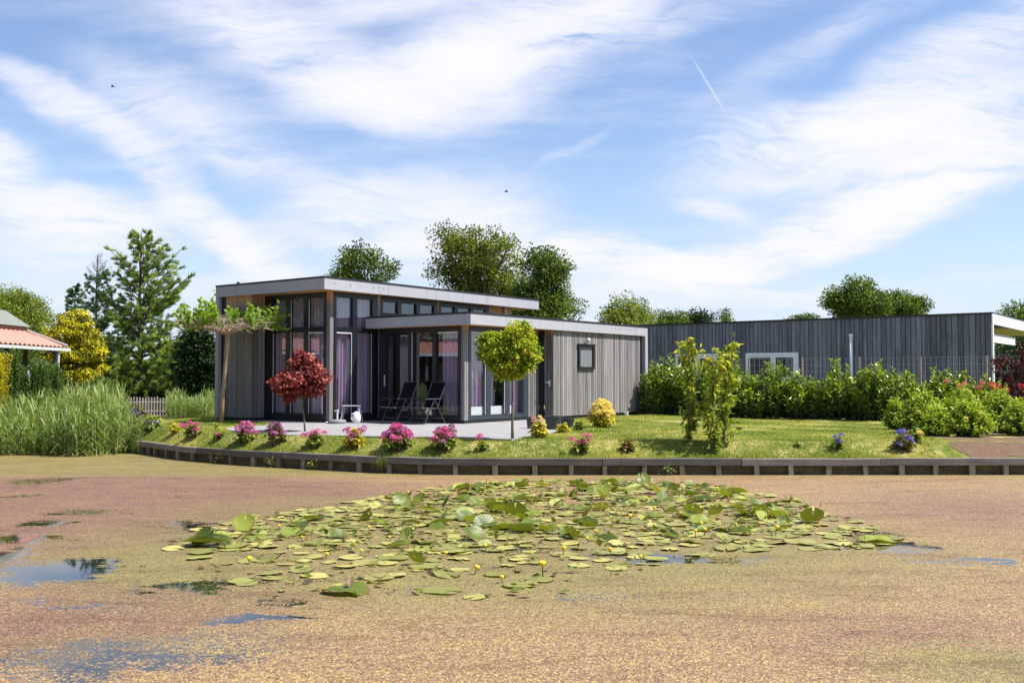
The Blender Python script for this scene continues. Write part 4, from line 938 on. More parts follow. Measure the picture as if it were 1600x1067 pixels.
for (X_, Y_, H_, lab) in ((-21, 24, 9.5, 'tall dark tree behind the tiled hut, mirrored in the upper window panes'), (-24, 15, 10.5, 'big broad tree on the left bank outside the picture'), (-25, 31, 8.5, 'tall tree beyond the far end of the tiled hut'), (-21, 6, 9, 'big tree on the near left bank outside the picture'), (-16, -9, 9.5, 'added unseen tree dimming the sky light, leftmost behind the camera'), (-7, -13, 10, 'added unseen tree dimming the sky light, second from left behind the camera'), (3, -15, 9, 'added unseen tree dimming the sky light, straight behind the camera')):  # the trees behind the camera are added unseen to darken the sky fill
    clump_tree('tree', lab, 'tree', (X_, Y_, .5), H_, [(0,0,H_*.62,2.9,2.9,H_*.36),(.8,1.2,H_*.45,2.4,2.4,H_*.3)], 150, 60, .8, .26, .17, G['oak'], tr=.25, nbr=40)
# pines at the left
def pine(label, px, D, pytop, prof, lm, nwh, tuft, dead=0, base_z=.45, trunk=.13, twigs=1.0, L=.15, asc=.25):
    """prof: [(py, left reach px, right reach px)] from top to bottom"""
    x, y = at(px, D); z = base_z; H = pxz(pytop, D)-z; s = D/FPX; t = thing('pine_tree', label, 'tree', (x, y, z)); b = MB(); lv = Lv()
    b.tube([(x, y, z-.1), (x+.05, y, z+H*.3), (x-.03, y, z+H*.65), (x, y, z+H)], [trunk, trunk*.75, trunk*.4, .015], 8)
    pz = np.array([pxz(p[0], D) for p in prof])[::-1]; pl = np.array([p[1]*s for p in prof])[::-1]; pr = np.array([p[2]*s for p in prof])[::-1]
    zlo = pz[0]; ztop = z+H
    for i in range(nwh):
        hk = (i+.5)/nwh
        for j in range(random.randint(5, 7)):
            zb = zlo+(ztop-zlo)*((i+random.random()*1.6-.3)/nwh)*.985; a = random.random()*6.283; c = math.cos(a); rch = np.interp(zb, pz, pl if c < 0 else pr)*random.choice((random.uniform(.4, .8), random.uniform(.75, 1.0)))
            if rch < .08: rch = .08
            up = rch*(asc*(.35+.9*hk)+random.uniform(-.12, .18)); p0 = Vector((x, y, zb-up*.5)); p1 = Vector((x+c*rch, y+math.sin(a)*rch, zb+up*.5))
            pts = curve(p0, p1, -.06*rch, 5); b.tube(pts, [.03*rch*.5+.008-(.02*rch*.5+.004)*q/5 for q in range(6)], 4, cap=False)
            isd = zb > ztop-dead
            nt_ = max(3, int(rch*tuft*(1.2-hk*.85)))
            for q in range(nt_):
                k = .25+.75*(q+random.random())/nt_; k = min(k, 1); base = p0.lerp(p1, k)+Vector((0, 0, -.06*rch*math.sin(math.pi*k)))
                tl = .30*rch**.5*(1.15-k*.6)*random.uniform(.5, 1.1); aa = a+random.choice((-1, 1))*random.uniform(.3, 1.2); e = base+Vector((math.cos(aa)*tl, math.sin(aa)*tl, random.uniform(.0, .5)*tl))
                b.tube([tuple(base), tuple(e)], [.007, .003], 3, cap=False)
                if isd: 
                    for _ in range(2): ee = e+Vector((random.uniform(-.2, .2), random.uniform(-.2, .2), random.uniform(0, .3))); b.tube([tuple(e), tuple(ee)], [.004, .002], 3, cap=False)
                    continue
                m = 52; f = rng.random(m)[:, None]; ax = unit(np.array(e-base)); C = np.array(base)+(np.array(e-base))*(f*.9+.15)
                D_ = ball(m)*.7+ax*1.0+np.array([0, 0, .45]); lv.add(C, D_, L*1.15, .021, np.clip(rng.normal(.5, .2)+rng.normal(size=m)*.12, 0, 1), fold=.05)
    b.build('trunk', M['bark'], t); lv.build('crown', lm, t); return t
pine('tall airy pine with upswept branches and visible thin trunk left of the house', 218, 35, 362,
     [(362,5,5),(385,24,34),(405,42,56),(430,50,78),(460,52,76),(490,54,66),(520,72,74),(545,88,96),(570,92,108),(600,84,104),(622,60,70)], G['pine'], 26, 8.5, asc=.85, L=.17)
pine('thinner blue-green conifer with a bare dead top behind the golden shrub', 150, 40, 398,
     [(398,6,8),(420,14,20),(440,22,26),(470,40,40),(500,44,48),(540,50,60),(580,60,70),(620,60,70)], G['spruce'], 24, 7.5, dead=.9, L=.15, asc=.7)
pine('small dark conifer tip showing over the golden shrub', 116, 37, 447, [(447,5,6),(470,13,14),(500,20,22),(540,24,26),(590,26,26)], G['spruce'], 18, 11, L=.12, asc=.5)
clump_tree('shrub', 'big golden yellow shrub grown over a pinkish stump beside the hut', 'shrub', (*at(116, 31.5), .4), 3.9,
     [(-.05,0,2.35,.85,.8,1.25),(.28,0,1.9,.62,.6,.75),(.05,0,3.1,.5,.5,.55),(-.45,0,2.3,.5,.5,.9),(.4,0,2.4,.5,.5,.6)], 330, 70, .21, .085, .055, G['gold'], M['bark_lt'], tr=.14, crown='foliage', droop=.7, nbr=25, flat=.55, shell=.75)
def dark(label, px, D, pytop, w_, lm=None, L=.12, n=110, nm='shrub', zb=.4):
    x, y = at(px, D); H = pxz(pytop, D)-zb; s = D/FPX
    clump_tree(nm, label, 'shrub', (x, y, zb), H, [(0, 0, H*.5, w_*s, w_*s*.7, H*.5), (w_*s*.3, 0, H*.35, w_*s*.7, w_*s*.6, H*.36)], n*2, 70, .34, L, L*.6, lm or G['dark'], tr=.06, crown='foliage', nbr=20, shell=.5)
dark('dark glossy shrub right beside the left edge of the house', 312, 33.5, 500, 34, n=150)
dark('dark shrub in shadow behind the tall pine trunk', 255, 38, 560, 46, n=150)
dark('dark bush filling the gap left of the pine trunk', 190, 39, 575, 50, n=150)
dark('dark bush behind the golden shrub', 135, 38, 560, 40, n=130)
dark('low dark bush under the hut eave next to the golden shrub', 98, 33, 596, 26, n=90)
dark('dark laurel growing tall behind the house corner', 285, 38, 520, 36, n=130)
dark('dark bush behind the picket fence', 228, 34.5, 615, 36, n=90)
for (px, D, top, w_, lab, lm) in ((60, 25.6, 561, 20, 'upright bright green conifer bush before the hut', 'conif'), (18, 25.3, 545, 18, 'tall green conifer bush at the left end before the hut', 'conif'),
        (-2, 24.6, 552, 13, 'golden conifer cut by the left picture edge', 'gold'), (82, 26.4, 568, 16, 'lower green conifer bush before the hut post', 'conif')):
    x, y = at(px, D); z = g(x, y); H = pxz(top, D)-z; t = thing('conifer_bush', lab, 'shrub', (x, y, z)); b = MB(); lv = Lv(); s = D/FPX
    tips = [(x+random.gauss(0, .45)*w_*s, y+random.gauss(0, .35)*w_*s, z+H*random.uniform(.3, 1.0)*(1-.0)) for _ in range(300)]
    shoots(lv, b, (x, y, z), tips, .075, .026, .024, upness=.8, start=.15, r=.006); b.build('stem', M['bark'], t); lv.build('foliage', G[lm], t)

# flat-trained plane tree beside the house
def roof_tree():
    D = 25.4; x, y = at(347, D); z = g(x, y); t = thing('flat_topped_tree', 'slim tree trained into a flat twiggy crown with green shoots, left of the house', 'tree', (x, y, z))
    zt = pxz(517, D)-.02; X1 = at(355, D)[0]; b = MB()
    b.tube([(x, y, z-.1), (x+.02, y, z+.7), (x+.09, y, z+1.5), (X1, y, zt-.05), (X1, y, zt+.05)], [.066, .058, .053, .06, .075], 8); b.build('trunk', M['bark_lt'], t, smooth=True)
    b = MB(); lv = Lv()
    for i in range(26):
        a = 6.283*i/26+random.uniform(-.1, .1); r_ = random.uniform(.8, 1.18); e = (X1+r_*1.0*math.cos(a), y+r_*math.sin(a), zt+.18+random.uniform(-.05, .06))
        b.tube(curve((X1, y, zt-.08), e, .05), [.028, .024, .02, .016, .012, .006], 5, cap=False)
    for i in range(850):
        a = random.random()*6.283; r_ = 1.22*math.sqrt(random.random()); p = Vector((X1+r_*math.cos(a), y+r_*math.sin(a), zt+.14+random.uniform(-.08, .16)))
        d = Vector((random.gauss(0, 1), random.gauss(0, 1), random.gauss(.05, .3))).normalized()*random.uniform(.12, .4)
        b.tube([tuple(p), tuple(p+d*.5+Vector((0, 0, random.uniform(-.03, .05)))), tuple(p+d)], [.007, .006, .003], 3, cap=False)
    tips = []
    for i in range(92):
        a = random.random()*6.283; r_ = .25+1.02*math.sqrt(random.random()); hh = random.uniform(.12, .5)*(1.6 if random.random() < .2 else 1)
        c = math.cos(a); p = np.array([X1+r_*c, y+r_*math.sin(a), zt+.16]); e = p+np.array([c*random.uniform(0, .35), math.sin(a)*random.uniform(0, .35), hh if random.random() < .8 else random.uniform(-.1, .15)])
        b.tube([tuple(p), tuple((p+e)/2+[0, 0, .03]), tuple(e)], [.007, .005, .003], 3, cap=False)
        n = max(4, int(np.linalg.norm(e-p)/.035)); k = np.linspace(.15, 1, n)[:, None]; C = p+(e-p)*k
        for _ in range(2): lv.add(C+rng.normal(size=(n, 3))*.03, ball(n)+np.array([0, 0, -.5]), .14, .075, np.clip(.25+.5*k[:, 0]+rng.normal(size=n)*.18, 0, 1), fold=.15)
    b.build('branches', M['twig'], t); lv.build('crown', G['plane'], t)
roof_tree()
# red maple and globe maple on thin stems
x, y = at(478, 21.4); z = FL-.02; s_ = 21.4/FPX
clump_tree('red_maple', 'small red-leaved maple with mushroom crown on a thin leaning stem before the tall windows', 'tree', (x, y, z), pxz(552, 21.4)-z,
     [(-.20,0,pxz(602,21.4)-z,.56,.5,.36),(-.05,0,pxz(572,21.4)-z,.34,.3,.25),(.2,0,pxz(590,21.4)-z,.34,.3,.25),(-.40,0,pxz(600,21.4)-z,.30,.28,.24),(-.12,0,pxz(556,21.4)-z,.10,.1,.11)],
     330, 26, .13, .085, .085, G['red'], M['bark_gr'], tr=.022, star=True, droop=.9, lean=(-.16, 0), nbr=40, flat=.6, blo=.42, br=(.7, .9))
x, y, z = hit(801, 688); D = y
zc = lambda py: pxz(py, D)-z
clump_tree('globe_maple', 'ball-shaped lime green maple on a straight thin trunk in front of the wing', 'tree', (x, y, z), zc(520),
     [(-.36,0,zc(545),.30,.3,.36),(-.42,0,zc(530),.20,.2,.16),(.16,0,zc(525),.25,.28,.28),(.24,0,zc(552),.27,.3,.34),(-.02,0,zc(562),.36,.34,.32),(-.12,0,zc(578),.26,.26,.16),(.02,0,zc(540),.3,.3,.3)],
     340, 52, .12, .058, .052, G['globe'], M['bark_gr'], tr=.030, nbr=45, droop=.4, shell=.6, blo=.62, br=(.7, .9))
# hanging-leaved columns
def columnar(px, py, pytop, w_, lab, ntip=46, wx=0):
    x, y, z = hit(px, py); D = y; H = pxz(pytop, D)-z; s = D/FPX; t = thing('columnar_tree', lab, 'tree', (x, y, z), 0, 'slender young cherry trees on the lawn'); b = MB(); lv = Lv()
    b.tube([(x, y, z-.05), (x+.01, y, z+H*.4), (x+wx*.5, y, z+H*.75), (x+wx, y, z+H)], [.026, .02, .013, .005], 6)
    b.tube([(x, y, z), (x+w_*s*.5, y, z+H*.4), (x+w_*s*.4, y, z+H*.8)], [.016, .012, .005], 5)
    for i in range(ntip):
        hh = H*(.10+.90*((int(i/4)*4+random.random()*2.4)/ntip)); rr = w_*s*random.uniform(.3, 1.15)*(.72+.35*math.sin(hh*7+px)); a = random.random()*6.283
        c = np.array([x+wx*hh/H+rr*.3*math.cos(a), y+rr*.3*math.sin(a), z+hh-.12]); e = c+np.array([rr*1.05*math.cos(a), rr*.8*math.sin(a), random.uniform(.10, .24)])
        e[2] = min(e[2], z+H); b.tube([tuple(c), tuple(e)], [.006, .003], 3, cap=False); n = 11; k = np.linspace(.1, 1, n)[:, None]
        lv.add(c+(e-c)*k+rng.normal(size=(n, 3))*.02, ball(n)*.9+np.array([0, 0, -.6]), .15, .06, np.clip(.2+.5*rng.random(n)+.3*(hh/H-.5)+rng.normal(size=n)*.12, 0, 1), fold=.3)
    b.build('trunk', M['bark_gr'], t); lv.build('crown', G['cherry'], t)
columnar(1077, 692, 526, 17, 'slender young cherry tree with hanging leaves, the left one standing a little apart', 44)
columnar(1114, 706, 545, 20, 'shorter slender cherry tree at front of the close pair on the lawn', 40)
columnar(1131, 693, 530, 22, 'taller slender cherry tree just behind the close pair front one', 48, .10)

# laurel hedge plants
HG = 'laurel bushes in the boundary hedge'
for i, (px, D, top, w_) in enumerate([(1022,31,560,20),(1046,31,552,24),(1072,30.5,568,18),(1100,30,565,24),(1150,28.6,560,24),(1175,28.2,590,16),(1210,28.2,563,28),(1246,27.8,580,22),(1276,27.6,588,20),
        (1306,27.3,563,24),(1345,26.9,578,24),(1372,26.5,562,25),(1402,26.3,570,24),(1430,26.3,590,18),(1468,26,571,22),(1500,25.8,576,22),(1532,25.6,584,20)]):
    x, y = at(px, D); z = g(x, y); H = pxz(top, D)-z; s = D/FPX
    t = thing('laurel_bush', '%s laurel bush of the hedge, %s' % ('tall' if top < 572 else 'lower', ['against the right end of the house wall','second from the house wall','half behind the left cherry tree','behind the pair of cherry trees','right of the cherry trees with pointed top','at the gap before the bungalow window','in front of the white bungalow window','below the right corner of the bungalow window','between the bungalow window and the white pipe','just left of the white pipe','just right of the white pipe','with raised crown at the third fence post','left of the panicle bushes','behind the low bush by the lawn corner','behind the yellow-tipped bushes','behind the pink rose','at the white corner of the bungalow'][i]), 'hedge bush', (x, y, z), 0, HG)
    b = MB(); lv = Lv(); tips = []
    for _ in range(96):
        a = random.random()*6.283; q = math.sqrt(random.random()); hh = H*random.uniform(.35, 1.04)*(1-.42*q*q); bx_, by_ = x+w_*s*.95*q*math.cos(a), y+.42*q*math.sin(a)
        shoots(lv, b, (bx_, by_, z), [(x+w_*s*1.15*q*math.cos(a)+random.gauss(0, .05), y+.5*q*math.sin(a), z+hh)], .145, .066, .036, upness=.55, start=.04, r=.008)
    b.build('stem', M['bark'], t); lv.build('foliage', G['laurel'], t)

# leafy panicle bushes on the soil bed, roses, plum maple
PB = 'leafy panicle bushes on the soil bed'
for i, (px, D, top, w_, lab) in enumerate([(1398,22.2,620,20,'small dark bush at the corner of the soil bed nearest the lawn'),(1440,21.0,610,44,'wide light green bush second from the lawn corner'),(1500,21.6,604,46,'tallest light green bush in the middle of the bed'),
        (1512,19.8,622,40,'front light green bush with bare soil around its foot'),(1560,21.2,610,44,'dense green bush right of the middle one'),(1592,20.0,626,40,'bush at the right picture edge on the bed'),(1462,20.0,634,30,'low bush between the two front ones')]):
    x, y = at(px, D); z = g(x, y); H = pxz(top, D)-z; s = D/FPX; t = thing('panicle_bush', lab, 'shrub', (x, y, z), 0, PB); b = MB(); lv = Lv()
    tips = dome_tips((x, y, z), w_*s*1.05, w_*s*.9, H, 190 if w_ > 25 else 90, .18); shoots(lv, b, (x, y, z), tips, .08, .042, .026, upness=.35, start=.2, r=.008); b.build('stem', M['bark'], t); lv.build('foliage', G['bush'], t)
    if i in (1, 3): [flower_head(t, (x-.25+.3*j, y-.4, z+H*.5+.1*j), .05, G['cream'], 60) for j in range(2)]
for (px, D, top, lab, m, pts) in ((1505,22.6,590,'pink rose bush behind the panicle bushes','rosep',[(1498,603),(1506,600),(1503,608),(1478,596)]),(1540,22.6,590,'pink and red rose bush in front of the bungalow corner','rosep',[(1534,599),(1528,606),(1550,602)]),
        (1556,22.0,596,'bright red rose bush below the plum-leaved maple','rose',[(1549,601),(1554,609),(1559,604),(1552,606)]),(1576,22.2,600,'rose bush with one orange red bloom near the picture edge','rose',[(1572,610),(1594,603)])):
    x, y = at(px, D); z = g(x, y); H = pxz(top, D)-z; t = thing('rose_bush', lab, 'rose bush', (x, y, z), 0, 'rose bushes on the bed'); b = MB(); lv = Lv()
    shoots(lv, b, (x, y, z), dome_tips((x, y, z), .32, .3, H, 26, .5), .055, .032, .035, start=.2, r=.006)
    for (a, c) in pts: X_, Y_ = at(a, D-.35); Z_ = pxz(c, D-.35); b.tube([(x, y, z+H*.5), (X_, Y_, Z_)], .004, 3); flower_head(t, (X_, Y_, Z_), .065, G[m], 70, .8)
    b.build('stem', M['bark_gr'], t); lv.build('foliage', G['bush'], t)
x, y = at(1590, 23.5); z = g(x, y)
clump_tree('plum_maple', 'dark plum-red leaved maple at the right picture edge', 'tree', (x, y, z), 2.1, [(-.25,0,1.5,.35,.4,.3),(.3,0,1.75,.45,.4,.3),(-.1,0,1.0,.35,.4,.3),(.5,0,1.2,.5,.4,.5)], 62, 28, .18, .08, .07, G['plum'], tr=.035, star=True, droop=.6, nbr=40)

# ------------------------------------------------------------------ hydrangeas and small plants along the bank
HY = 'hydrangeas and small plants along the bank'
def hyd(px, py, w_, h_, lab, fm, heads, lm='hyd', ntip=26, L=.10, hr=.06, name='hydrangea', cat='hydrangea', hp=None):
    # the plant stands where row py meets the sloping lawn
    X_, Y_, _z = hit(px, py)
    x, y, z = X_, Y_, g(X_, Y_); s = y/FPX; W = w_*s/2; H = h_*s
    t = thing(name, lab, cat, (x, y, z), 0, HY); b = MB(); lv = Lv(); tips = dome_tips((x, y, z), W*.98, W*.9, H*.94, int(ntip*1.7), .22)
    shoots(lv, b, (x, y, z), tips, L, L*.62, .032, upness=.15, droop=.15, start=.3, r=.005, leaf_up=.6)
    for k in range(len(hp) if hp else heads):
        if hp: c = (x+(hp[k][0]-px)*s, y-.1, z+(py-hp[k][1])*s)
        else:
            a = 6.283*(k*.618)+random.uniform(-.3, .3); q = math.sqrt((k+.5)/heads)*random.uniform(.85, 1.05); c = (x+W*.98*q*math.cos(a), y+W*.9*q*math.sin(a)-.03, z+H*(.97-.60*q*q)+random.uniform(-.03, .02))
        b.tube([(x, y, z+.02), ((x+c[0])/2, (y+c[1])/2, (z+c[2])/2+.04), c], .004, 3); flower_head(t, c, hr*random.uniform(.8, 1.15), G[fm[k % len(fm)]], 115)
    b.build('stem', M['bark_gr'], t); lv.build('foliage', G[lm], t)
    if W > .17:
        ph = random.random()*6; vs = [(x, y, z+.012)]
        for q in range(18): a = 6.283*q/18; rr = W*(.62+.16*math.sin(a*3+ph)+.1*math.sin(a*5+ph*2)); vs.append((x+rr*math.cos(a), y+rr*.75*math.sin(a), g(x+rr*math.cos(a), y+rr*.75*math.sin(a))+.006))
        mesh_obj('soil', vs, [(0, 1+q, 1+(q+1) % 18) for q in range(18)], M['soil'], t)
hyd(212,671,44,42,'largest violet-blue hydrangea at the left end of the bank by the reeds',['blue','blue','dblue'],0,lm='hydr',hp=[(196,660),(204,647),(211,641),(218,646),(211,651),(224,652),(192,663),(208,647)])
hyd(238,670,34,24,'small violet hydrangea with few flowers right of the large blue one',['blue'],0,hp=[(232,659),(244,660),(237,665)],ntip=18)
hyd(274,677,18,18,'small yellow-green plant without flowers on the left lawn',[],0,lm='yhyd',ntip=14,name='small_shrub',cat='shrub')
hyd(227,650,14,40,'thin upright yellow-green sapling before the picket fence',[],0,lm='conif',ntip=14,name='sapling',cat='shrub',L=.06)
hyd(302,683,32,24,'bright pink hydrangea leaning left, first pink one from the left',['pink'],0,hp=[(285,665),(291,667),(297,660),(303,663),(310,664),(305,672),(311,671),(307,676),(300,664)],ntip=18)
hyd(343,686,18,16,'tiny hydrangea with a single pink flower head',['pink'],0,hp=[(342,679)],ntip=14)
hyd(337,672,10,14,'tiny leafy plant with pale buds at the foot of the flat-topped tree',['blush'],0,hp=[(336,661)],ntip=8,name='small_shrub',cat='shrub',L=.06,hr=.03)
hyd(384,690,36,30,'lilac-pink hydrangea full of flowers left of the dark mauve one',['lilac','pink'],17,lm='hyd')
hyd(431,693,34,32,'dark mauve hydrangea with reddish leaves left of the maple stem',['mauve','mauve','lilac'],12,lm='hydr')
hyd(493,697,28,22,'green hydrangea with a few pink flowers right of the maple stem',['pink'],0,hp=[(482,680),(490,676),(498,675),(476,681),(508,677)])
hyd(554,698,34,30,'hydrangea with yellowish leaves and pink-lilac flowers in front of the camping table',['lilac','pink'],0,lm='yhyd',hp=[(541,673),(547,678),(556,679),(563,672),(570,668),(568,675),(550,686),(545,670)])
hyd(621,702,50,38,'biggest hot pink hydrangea in front of the folding chairs',['pink','pink','lilac'],30,hr=.065,ntip=34)
hyd(692,702,40,34,'second big pink hydrangea, just right of the biggest one',['pink','lilac','pink'],20,hr=.063,ntip=28)
hyd(706,697,16,26,'darker pink hydrangea branch rising behind the second big pink one',['mauve','lilac'],0,hp=[(706,667),(702,674),(711,675),(708,670)],ntip=8)
hyd(755,703,20,16,'low hydrangea with two small pink heads left of the globe tree trunk',['pink'],0,hp=[(751,681),(746,684)],ntip=16)
hyd(842,684,30,30,'leafy yellow-green hydrangea with blush flowers by the large pot',['blush','cream'],0,lm='yhyd',hp=[(834,654),(843,652),(836,658),(850,664),(846,656)],ntip=30)
hyd(880,676,22,16,'small lime green plant between pot and yellow shrub',[],0,lm='yhyd',ntip=16,name='small_shrub',cat='shrub')
hyd(906,672,18,20,'small upright green plant just left of the yellow shrub',[],0,lm='hyd',ntip=14,name='small_shrub',cat='shrub')
hyd(940,668,42,44,'round bright yellow flowering shrub in front of the boarded wall',['cream'],60,lm='yhyd',ntip=60,hr=.066,name='yellow_shrub',cat='shrub')
hyd(909,706,30,24,'sparse hydrangea with four pink heads on bare stems',['pink'],0,hp=[(911,679),(920,682),(893,687),(904,691),(916,690)],ntip=14)
hyd(982,704,22,18,'small green plant on the open lawn left of the cherry trees',[],0,lm='hydr',ntip=18,name='small_shrub',cat='shrub')
hyd(1309,702,16,22,'small deep blue hydrangea alone on the right lawn',['dblue'],0,hp=[(1303,683),(1312,680),(1308,690)],ntip=10)
hyd(1246,698,14,9,'tiny low green weed on the right lawn',[],0,lm='hyd',ntip=8,name='small_shrub',cat='shrub',L=.06)
hyd(1412,703,34,30,'deep blue hydrangea by the soil bed with three flower groups',['dblue'],0,hp=[(1401,675),(1408,674),(1400,694),(1406,695),(1413,688),(1420,689),(1418,684),(1404,677)],ntip=18,lm='hydr')
hyd(1432,690,16,22,'small pale yellow flowered plant in front of the wide panicle bush',['cream'],0,hp=[(1434,678)],ntip=10,name='small_shrub',cat='shrub')

# weeds growing out of the piling
for (px, lab) in ((337, 'light green weed hanging from the timber wall near its left end'), (425, 'dry brown tangle of weed under the cap board at left'), (596, 'thin green sedge tuft rising at the waterline by the timber wall'), (490, 'tiny green weed between two posts'), (1043, 'dry climbing weed on the cap board right of the middle')):
    x = (px-800)/FPX*18.4; y = float(shore(x))-.10; x = (px-800)/FPX*y; y = float(shore(x))-.09; t = thing('weed', lab, 'weed', (x, y, .05)); lv = Lv(); n = 60
    C = np.array([x, y, .12])+rng.normal(size=(n, 3))*[.07, .015, .05]; lv.add(C, ball(n)+[0, -.3, .2 if px != 596 else 2.5], .05 if px != 596 else .22, .02 if px != 596 else .01, rng.uniform(0, 1, n)); lv.build('foliage', G['hyd'] if px not in (425, 1043) else G['reed'], t)

# ------------------------------------------------------------------ reeds and grass (uncountable)
def blades(name, P, H, nleaf, L, W, m, label, cat, spread=.5):
    V = []; Rr = []; F = []; n0 = 0
    for (x, y, z), h in zip(P, H):
        lean = rng.normal(size=2)*.09*h
        r0 = rng.random()
        def strip(p0, d, ln, wd, cv, r, seg=4):
            nonlocal n0
            s = np.array([-d[1], d[0], 0]); s = s/max(1e-6, np.linalg.norm(s)); pts = []
            for k in range(seg+1):
                q = k/seg; c = p0+d*ln*q+np.array([0, 0, -cv*ln*q*q])+np.array([d[0], d[1], 0])*cv*ln*q*q*.6; ww = wd*(1-q)**.7*.5+.0006
                pts += [c-s*ww, c+s*ww]
            V.extend(pts); Rr.extend([r]*len(pts))
            for k in range(seg): F.append((n0+2*k, n0+2*k+1, n0+2*k+3, n0+2*k+2))
            n0 += 2*(seg+1)
        p = np.array([x, y, z]); top = p+np.array([lean[0], lean[1], h])
        if nleaf > 1: strip(p, (top-p)/h, h, .012, 0, min(1, r0*.8+.25), 3)
        for i in range(nleaf):
            k = (i+.6)/nleaf if nleaf > 1 else 0; a = rng.random()*6.283; u = rng.uniform(.7, 1.6) if k < .8 else rng.uniform(1.6, 3)
            d = np.array([math.cos(a), math.sin(a), u]); d /= np.linalg.norm(d)
            strip(p+(top-p)*k, d, L*rng.uniform(.6, 1.2), W, rng.uniform(.15, spread), float(np.clip(r0*.5+.5*rng.random()+(.25 if k < .2 else 0), 0, 1)))
    o = mesh_obj(name, np.array(V), np.array(F), m, None, Rr, org=(float(P[0][0]), float(P[0][1]), 0)); tag(o, label, cat, kind='stuff'); return o
P = []; H = []
while len(P) < 1500:
    x = rng.uniform(-15.5, -8.4); y = rng.uniform(21.9, 25.6)
    px = 800+x/y*FPX
    if px < -60 or px > 202: continue
    edge = 22.35+.25*math.sin(x*2.1)+(max(0, x+9.9)*.8)
    if y < edge: continue
    z = min(0, g(x, y)) if y < 24 else g(x, y)*.6
    hh = np.interp(px, [-60, 30, 90, 150, 190, 205], [1.05, 1.1, 1.35, 1.75, 1.6, .9])
    P.append((x, y, max(z, -.1))); H.append(hh*rng.uniform(.6, 1.0)*(.8 if y < edge+.35 else 1))
blades('reeds', P, H, 8, .55, .023, G['reed'], 'dense bed of tall green reeds at the left end of the pond', 'reeds', .85)
P = []; H = []
for _ in range(420):
    px = rng.uniform(262, 338); D = rng.uniform(30.4, 32.2); x, y = at(px, D); P.append((x, y, .55)); H.append(rng.uniform(.3, .75)*(1.1 if px < 290 or px > 315 else .8))
blades('tall_grass', P, H, 5, .38, .018, G['reed'], 'patch of tall pale grass behind the lawn by the picket fence', 'tall grass', .7)
P = []; H = []
for _ in range(260):
    px = rng.uniform(198, 232); x = (px-800)/FPX*23.4; y = float(shore(x))+rng.uniform(-.15, .5); P.append((x, y, max(0, g(x, y)) if y > shore(x) else 0)); H.append(rng.uniform(.15, .45))
blades('bank_sedge', P, H, 4, .25, .012, G['reed'], 'rough sedge at the corner where the timber wall starts', 'sedge', .7)

def grass():
    n = 230000; u = rng.random(n); x = rng.uniform(-10.3, 13.5, n); y = shore(x)+.05+(u**1.6)*13
    px = 800+x/y*FPX; T = np.array(TW); Mx, My = HM.x, HM.y
    U = (x-Mx)*HU.x+(y-My)*HU.y; V = (x-Mx)*HV.x+(y-My)*HV.y
    ok = (px > 195) & (px < 1640) & ~((U > 0) & (U < 11.2) & (V > -3.3) & (V < 4.6)) & ~((x > 8.15+.27*(y-18.5)+.1*np.sin(y*5)) & (y < 24.4))
    ins = np.zeros(n, bool); j = len(T)-1                  # point in terrace polygon
    for i in range(len(T)):
        c = ((T[i, 1] > y) != (T[j, 1] > y)) & (x < (T[j, 0]-T[i, 0])*(y-T[i, 1])/(T[j, 1]-T[i, 1]+1e-12)+T[i, 0]); ins ^= c; j = i
    ok &= ~ins; x = x[ok]; y = y[ok]; n = len(x); z = height(x, y)
    d = y-shore(x); h = rng.uniform(.018, .045, n)*(1+np.clip(1.3+1.6*np.sin(x*2.3)*np.sin(x*5.1+1), 0, 3)*np.exp(-d/.09)); a = rng.random(n)*6.283; wd = .0045+.00016*y
    le = rng.normal(size=(n, 2))*.5; C = np.stack([x, y, z-.003], 1); S = np.stack([np.cos(a), np.sin(a), a*0], 1)*wd[:, None]; Tt = C+np.stack([le[:, 0]*h, le[:, 1]*h-.7*h*np.exp(-d/.08), h], 1)
    v = np.stack([C-S, C+S, Tt], 1).reshape(-1, 3); f = np.arange(n*3).reshape(-1, 3)
    pt = .5+.36*np.sin(x*1.7+1.3*np.sin(y*1.1))*np.sin(y*1.9+x*.6)+.18*rng.normal(size=n); tag(mesh_obj('grass', v, f, G['grass'], None, np.repeat(np.clip(pt, 0, 1), 3), org=(0, 24, 0)), 'short mown grass blades covering the lawn', 'grass', kind='stuff')
grass()

